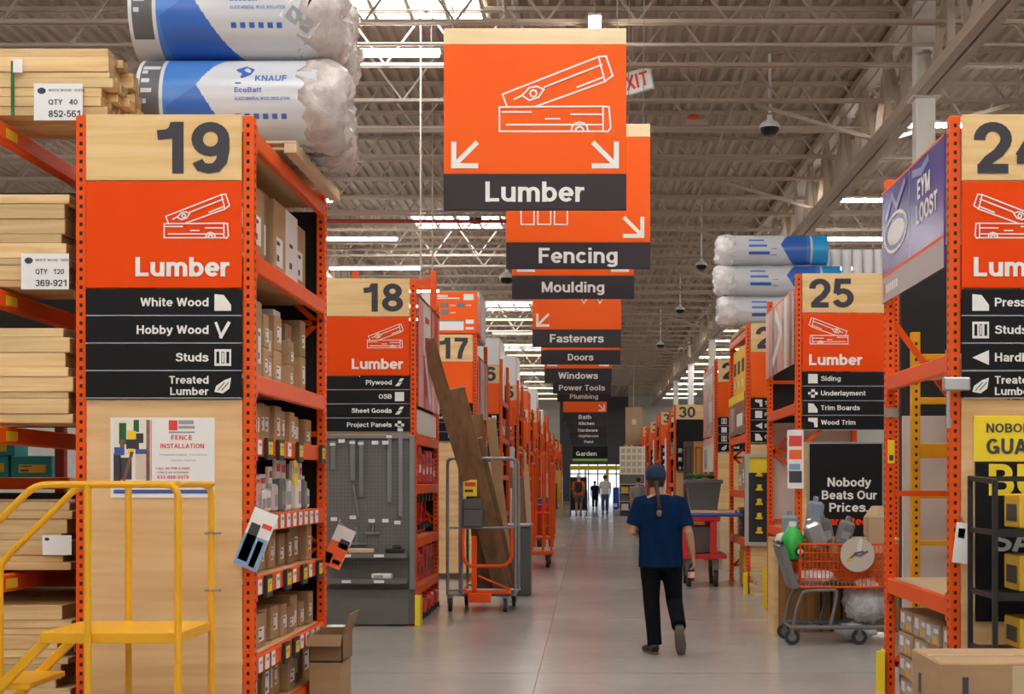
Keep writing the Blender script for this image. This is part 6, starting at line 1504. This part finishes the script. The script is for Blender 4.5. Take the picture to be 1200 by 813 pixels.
# ---------------------------------------------------------------- people
def limb(mb, pts, rad, n=14, m=0, cap=True):
    """pts: path; rad: (rx, ry) or r per point, rings perpendicular to the path"""
    P = [Vector(p) for p in pts]; rings = []; a = None
    for i in range(len(P)):
        d = (P[min(i + 1, len(P) - 1)] - P[max(i - 1, 0)]).normalized()
        if a is None:
            a = Vector((1, 0, 0)) - d * d.x
            if a.length < .2: a = Vector((0, 1, 0)) - d * d.y
            a.normalize()
        else: a = (a - d * a.dot(d)).normalized()
        b = d.cross(a); r = rad[i]; r = (r, r) if not isinstance(r, tuple) else r
        rings.append(mb.ring(P[i], a, b, n, r[0], r[1]))
    mb.skin(rings, m, cap)
def hand(mb, wrist, dirv, palm_n, side, s=1.0, curl=.5):
    """hand from the wrist along dirv; palm_n: palm normal; thumb leaves towards `side` vector"""
    w = Vector(wrist); d = Vector(dirv).normalized(); n = Vector(palm_n); n = (n - d * n.dot(d)).normalized(); sd = Vector(side); sd = (sd - d * sd.dot(d) - n * sd.dot(n)).normalized()
    c0 = w; c1 = w + d * .045 * s; c2 = w + d * .092 * s
    def ring(c, wx, wy): return mb.ring(c, sd, n, 12, wx, wy)
    rg = [ring(c0 - d * .02, .025 * s, .022 * s), ring(c0 + d * .015, .030 * s, .019 * s), ring(c1, .039 * s, .017 * s), ring(c2, .041 * s, .014 * s), ring(c2 + d * .008, .036 * s, .009 * s)]
    if sd.cross(n).dot(d) < 0: rg = [list(reversed(r)) for r in rg]
    mb.skin(rg)
    for k, (off, ln) in enumerate(((.030, .068), (.010, .077), (-.011, .072), (-.030, .056))):
        p = c2 + sd * off * s - d * .012; q = d; pts = [p]; ang = 0
        for j in range(4):
            ang += curl * (.25 if j == 0 else .55); dd = d * math.cos(ang) + n * math.sin(ang)
            pts.append(pts[-1] + dd * ln * s * (.34 if j else .36))
        limb(mb, pts, [.0098 * s, .0094 * s, .0090 * s, .0082 * s, .0068 * s], 8)
    p = c0 + d * .028 * s + sd * .026 * s; v = (sd * .75 + d * .55 + n * .35).normalized(); v2 = (d * .8 + n * .45 + sd * .25).normalized()
    limb(mb, [p, p + v * .03 * s, p + v * .03 * s + v2 * .032 * s, p + v * .03 * s + v2 * .060 * s], [.015 * s, .0125 * s, .011 * s, .008 * s], 8)
def head(mb, c, ry=0, s=1.0, tilt=0):
    """head centred at c looking along +Y (turned by ry), with brow, nose, mouth, chin and ears"""
    X = Matrix.Translation(Vector(c)) @ Matrix.Rotation(ry, 4, 'Z') @ Matrix.Rotation(tilt, 4, 'X') @ Matrix.Scale(s, 4)
    n = 20; rings = []
    for z, rx, ryf, ryb in ((-.118, .022, .060, -.005), (-.108, .040, .078, .02), (-.085, .053, .088, .04), (-.055, .062, .092, .062), (-.02, .070, .094, .082), (.02, .075, .095, .096), (.06, .075, .090, .098), (.09, .066, .076, .088), (.112, .046, .052, .062), (.122, .015, .018, .02)):
        rings.append([X @ Vector((rx * math.cos(t), (ryf if math.sin(t) > 0 else ryb) * math.sin(t), z)) for t in (2 * math.pi * i / n for i in range(n))])
    mb.skin(rings)
    def b(p, r, **k): 
        o = len(mb.v); mb.ball((0, 0, 0), *r, 0, 10, 6); mb.v[o:] = [tuple(X @ (Vector(v) + Vector(p))) for v in mb.v[o:]]
    b((0, .100, -.015), (.014, .016, .026)); b((0, .108, -.030), (.017, .014, .011))          # nose
    b((0, .088, -.062), (.026, .012, .007)); b((0, .086, -.072), (.022, .012, .007))           # lips
    b((0, .080, -.102), (.022, .016, .014)); b((-.03, .086, .022), (.024, .012, .008)); b((.03, .086, .022), (.024, .012, .008))   # chin, brow
    for sx in (-1, 1): b((sx * .078, -.004, -.008), (.010, .020, .033))
    return X

# the man in front, walking away, heel of the trailing foot raised
t = thing('person', 'person in a navy tee and black trousers walking away, long braid, cap', 'person', (.64, 13.34, 0))
HX = -.022; HZ = 1.605
b = MB()
head(b, (HX, .02, HZ), 0.0, 1.0, -.06)
limb(b, [(HX, -.005, 1.55), (-.012, -.012, 1.46), (.0, -.015, 1.40)], [(.056, .058), (.058, .060), (.085, .075)])
limb(b, [(.015, 0, 1.46), (.015, -.012, 1.42), (.015, -.015, 1.36), (.018, -.01, 1.22), (.02, 0, 1.05), (.022, 0, .95), (.025, .005, .86)], [(.09, .07), (.17, .09), (.19, .105), (.172, .115), (.155, .105), (.17, .115), (.15, .10)], 18)
SL, EL, WL = (-.165, -.01, 1.385), (-.245, -.015, 1.13), (-.135, .20, 1.075)
SR, ER, WR = (.195, -.015, 1.385), (.272, -.06, 1.12), (.318, .035, .905)
def lerp(a, c, k): return tuple(Vector(a).lerp(Vector(c), k))
for S_, E_, W_ in ((SL, EL, WL), (SR, ER, WR)):
    limb(b, [S_, lerp(S_, E_, .35), lerp(S_, E_, .8), E_, lerp(E_, W_, .25), lerp(E_, W_, .65), W_], [.058, .052, .044, .041, .042, .034, .026])
hand(b, WL, Vector(WL) - Vector(EL), (0.9, .1, -.2), (0, .3, 1), 1, .7)
hand(b, WR, Vector(WR) - Vector(ER) + Vector((0, -.05, -.05)), (-.75, .15, 0), (0, 1, 0), 1, .85)
HL, KL, AL = (-.072, .0, .88), (-.062, .045, .49), (-.035, -.005, .095)
HR, KR, AR = (.115, .0, .88), (.150, .055, .475), (.172, -.255, .285)
for Hh, K_, A_ in ((HL, KL, AL), (HR, KR, AR)):
    limb(b, [Hh, lerp(Hh, K_, .4), lerp(Hh, K_, .85), K_, lerp(K_, A_, .3), lerp(K_, A_, .7), A_], [.088, .078, .058, .054, .055, .042, .036])
limb(b, [(-.035, -.05, .06), (-.048, .03, .05), (-.08, .12, .035), (-.10, .165, .03)], [(.035, .04), (.042, .04), (.045, .028), (.03, .02)])
limb(b, [(.172, -.29, .27), (.178, -.25, .2), (.188, -.20, .10), (.194, -.185, .045)], [(.033, .036), (.04, .034), (.044, .026), (.032, .018)])
remesh(b, .0062, 'body', 'skin', t, 2, .4)
# tee
b = MB()
limb(b, [(.012, -.012, 1.462), (.014, -.014, 1.43), (.016, -.014, 1.385), (.017, -.013, 1.30), (.019, -.010, 1.15), (.021, -.006, 1.0), (.022, -.004, .88), (.022, -.004, .795)], [(.075, .072), (.155, .105), (.215, .125), (.208, .135), (.200, .135), (.200, .135), (.206, .138), (.207, .140)], 28)
for S_, E_ in ((SL, EL), (SR, ER)):
    limb(b, [lerp(S_, (.015, -.012, 1.40), .3), S_, lerp(S_, E_, .3), lerp(S_, E_, .62), lerp(S_, E_, .80)], [.075, .078, .075, .074, .076])
o = remesh(b, .010, 'tee_shirt', 'shirt', t, 4, .5)
# soft folds
for v in o.data.vertices:
    z = v.co.z
    if v.co.y < 0: v.co.y += .006 * math.sin(v.co.x * 38 + z * 9) * min(1, max(0, 1.35 - z) * 2)
# trousers
b = MB()
limb(b, [(.022, 0, .90), (.022, 0, .84), (.022, -.002, .77)], [(.190, .125), (.192, .128), (.188, .125)], 22)
for Hh, K_, A_ in ((HL, KL, AL), (HR, KR, AR)):
    A2 = lerp(K_, A_, 1.04)
    limb(b, [(Hh[0], 0, .85), lerp(Hh, K_, .35), lerp(Hh, K_, .75), K_, lerp(K_, A2, .35), lerp(K_, A2, .75), A2], [(.100, .115), (.098, .105), (.082, .088), (.077, .080), (.073, .078), (.068, .073), (.068, .074)], 18)
remesh(b, .010, 'trousers', 'pants', t, 4, .5)
# shoes
b = MB(); limb(b, [(-.033, -.075, .045), (-.035, -.05, .06), (-.046, .02, .06), (-.076, .10, .045), (-.108, .175, .035), (-.115, .195, .03)], [(.034, .032), (.043, .055), (.047, .052), (.051, .038), (.044, .028), (.025, .016)], 14); o = remesh(b, .009, 'shoe', 'shoe', t, 2)
b = MB(); limb(b, [(-.031, -.08, .011), (-.048, .03, .011), (-.085, .12, .011), (-.118, .20, .014)], [(.038, .011), (.047, .011), (.051, .011), (.03, .010)], 14); b.build('shoe_sole', 'sole', o, smooth=True)
b = MB(); limb(b, [(.172, -.315, .29), (.174, -.30, .265), (.180, -.255, .19), (.190, -.205, .095), (.197, -.180, .035), (.198, -.172, .02)], [(.034, .032), (.045, .048), (.047, .046), (.051, .036), (.043, .027), (.024, .015)], 14); o = remesh(b, .009, 'shoe', 'shoe', t, 2)
b = MB(); limb(b, [(.172, -.362, .285), (.178, -.315, .20), (.189, -.255, .105), (.198, -.215, .018)], [(.036, .011), (.045, .011), (.051, .011), (.032, .010)], 14); b.build('shoe_sole', 'sole', o, smooth=True)
# hair below the cap, braid, cap
b = MB(); X = Matrix.Translation((HX, .02, HZ))
b.skin([[X @ Vector((rx * math.cos(a), -abs(ry) * math.sin(a) if True else 0, z)) for a in [math.pi * (-.12 + 1.24 * i / 18) for i in range(19)]] + [X @ Vector((rx * .8 * math.cos(a), -abs(ry) * .78 * math.sin(a), z)) for a in reversed([math.pi * (-.12 + 1.24 * i / 18) for i in range(19)])] for z, rx, ry in ((-.085, .058, .075), (-.06, .072, .094), (-.02, .083, .108), (.03, .086, .112), (.07, .082, .108))])
o = b.build('hair', 'hair', t, smooth=True)
b = MB(); pts = [(HX, -.10, 1.58), (HX - .0, -.125, 1.54), (HX + .006, -.125, 1.49)] + [(HX + .010 + .002 * k, -.150 - .003 * (k % 2), 1.47 - .023 * k) for k in range(7)]
b.tube(pts, .02, 0, 10, radii=[.028, .024, .018] + [.021 if k % 2 else .014 for k in range(7)]); b.ball((HX + .022, -.157, 1.295), .026, .022, .034, 1); b.build('braid', ['hair', 'hairt'], o, smooth=True)
b = MB(); n = 24
rings = []
for z, r1, r2 in ((-.012, .092, .113), (.02, .094, .116), (.06, .093, .113), (.095, .080, .098), (.120, .055, .068), (.132, .018, .022)): rings.append([Vector((HX + r1 * math.cos(a), .018 + r2 * math.sin(a), HZ + .008 + z)) for a in [2 * math.pi * i / n for i in range(n)]])
b.skin(rings, 0); c = b.build('cap', 'cap', t, smooth=True)
b = MB(); pts = [(.085 * math.cos(a), .10 + .10 * math.sin(a)) for a in [math.pi * i / 10 for i in range(11)]] + [(-.085, .06), (.085, .06)]
b.slab(Fr((HX, .02, HZ + .0), (1, 0, 0), (0, 1, 0)), pts, .006, 0); b.build('cap_brim', 'cap', c)
b = MB(); b.lathe((HX, .018, HZ + .139), [(.010, -.004), (.009, .004), (.003, .008)], 0, 10); b.build('cap_button', 'cap', c)
# small can with a pink label carried in his hand
wv = Vector((.64, 13.34, 0)) + Vector(WR) + Vector((-.012, .028, -.175))
t2 = thing('drink_bottle', 'small dark bottle with a pink label held by the walking man', 'bottle', tuple(wv))
b = MB(); b.lathe((0, 0, 0), [(.026, -.065), (.032, -.06), (.032, .04), (.022, .07), (.013, .085), (.013, .10)], 0, 16); autosmooth(b.build('bottle_body', 'blk', t2)); b = MB(); b.lathe((0, 0, 0), [(.0326, -.035), (.0326, .02)], 0, 16); b.build('bottle_label', 'pink', t2)



# people far down the aisle
def simple_person(label, px, pyfoot, Y, top, legs, hair='hair', short=False, bag=False, step=.08, h=1.72, face=1, skinc='skin', hatm=None):
    x_ = X_(px, Y); k = h / 1.72
    t = thing('person', label, 'person', (x_, Y, 0)); t.scale = (k, k, k)
    if face < 0: t.rotation_euler = (0, 0, math.pi)
    b = MB(); head(b, (0, .02, 1.585)); limb(b, [(0, 0, 1.52), (0, 0, 1.40)], [.055, .06], 10)
    limb(b, [(0, 0, 1.43), (0, 0, 1.36), (0, 0, 1.1), (0, 0, .88)], [(.13, .08), (.18, .10), (.145, .095), (.16, .10)], 14)
    for sx in (-1, 1):
        limb(b, [(sx * .18, 0, 1.37), (sx * .23, -.03, 1.10), (sx * .22, .10, .86)], [.052, .042, .028], 10)
        hand(b, (sx * .22, .10, .86), (0, .1, -1), (-sx, 0, 0), (0, 1, 0), 1, .4)
        st = step * sx
        limb(b, [(sx * .085, 0, .86), (sx * .09, st * .6, .48), (sx * .09, st, .09)], [.085, .056, .04], 10)
        limb(b, [(sx * .09, st - .06, .045), (sx * .09, st + .17, .035)], [(.04, .04), (.04, .03)], 10)
    remesh(b, .014, 'body', skinc, t, 2)
    b = MB(); limb(b, [(0, -.003, 1.45), (0, -.003, 1.40), (0, 0, 1.34), (0, 0, 1.1), (0, 0, .86)], [(.09, .08), (.18, .11), (.205, .125), (.18, .12), (.185, .125)], 16)
    for sx in (-1, 1): limb(b, [(sx * .15, 0, 1.37), (sx * .19, 0, 1.35), (sx * .22, -.02, 1.17)], [.07, .07, .066], 10)
    remesh(b, .018, 'shirt', top, t, 3)
    b = MB(); limb(b, [(0, 0, .92), (0, 0, .80)], [(.175, .12), (.17, .115)], 14)
    for sx in (-1, 1):
        st = step * sx; kk = .9 if not short else .42
        A = Vector((sx * .09, 0, .86)); B = Vector((sx * .09, st, .09)); limb(b, [A, A.lerp(B, kk * .5), A.lerp(B, kk)], [.10, .08, .07], 10)
    remesh(b, .018, 'trousers', legs, t, 3)
    for sx in (-1, 1):
        b = MB(); limb(b, [(sx * .09, step * sx - .075, .04), (sx * .09, step * sx + .02, .05), (sx * .09, step * sx + .19, .03)], [(.045, .04), (.048, .05), (.042, .028)], 10); b.build('shoe', 'shoe', t, smooth=True)
    b = MB(); b.ball((0, .005, 1.625), .087, .108, .095, 0, 14, 8); b.build('hair', hatm or hair, t, smooth=True)
    if bag:
        b = MB(); b.box(-.15, .15, -.26, -.125, .98, 1.40, 0, .04); 
        for sx in (-1, 1): b.tube([(sx * .11, -.14, 1.38), (sx * .11, 0, 1.475), (sx * .12, .13, 1.35), (sx * .12, .13, 1.1)], .018, 0, 6)
        b.build('backpack', 'blk', t)
    return t
simple_person('person in an orange vest and shorts with a black backpack walking away', 678, 606, 64, 'vest', 'khaki', bag=True, short=True, hatm='stone', h=1.84)
simple_person('person in a white shirt and blue jeans walking far down the aisle', 709, 605, 67, 'paper', 'jean', h=1.84, step=.14)
simple_person('small dark dressed person crouched over a load by the entrance', 697, 600, 78, 'shirt', 'pants', h=1.55)
simple_person('person in a grey shirt partly hidden behind the walking man', 748, 600, 43, 'greycloth', 'pants', h=1.70)
# dark cart pushed beside the person in the vest
t = thing('flatbed_cart', 'dark flatbed cart just ahead of the person in the orange vest', 'cart', (X_(678, 65.4), 65.4, 0))
mb = MB(); mb.box(-.42, .42, -.5, .6, .22, .27, 0, .01); mb.build('deck', 'greyp', t); mb = MB(); mb.tube([(-.38, -.45, .25), (-.38, -.45, 1.2), (.38, -.45, 1.2), (.38, -.45, .25)], .025, n=6, bend=.1); mb.build('handle', 'greyp', t)
for xx in (-.36, .36):
    for yy in (-.4, .5):
        mb = MB(); mb.cyl((xx - .02, yy, .1), (xx + .02, yy, .1), .1, n=12); mb.box(xx - .02, xx + .02, yy - .02, yy + .02, .12, .22); mb.build('caster', 'rubber', t)
mb = MB(); mb.box(-.38, .38, -.3, .5, 0, 1.45, 0, .03); tag(mb.build('dark_load', 'blk', None, (X_(678, 65.4), 65.4, .271)), 'tall dark load standing on the flatbed cart', 'load')
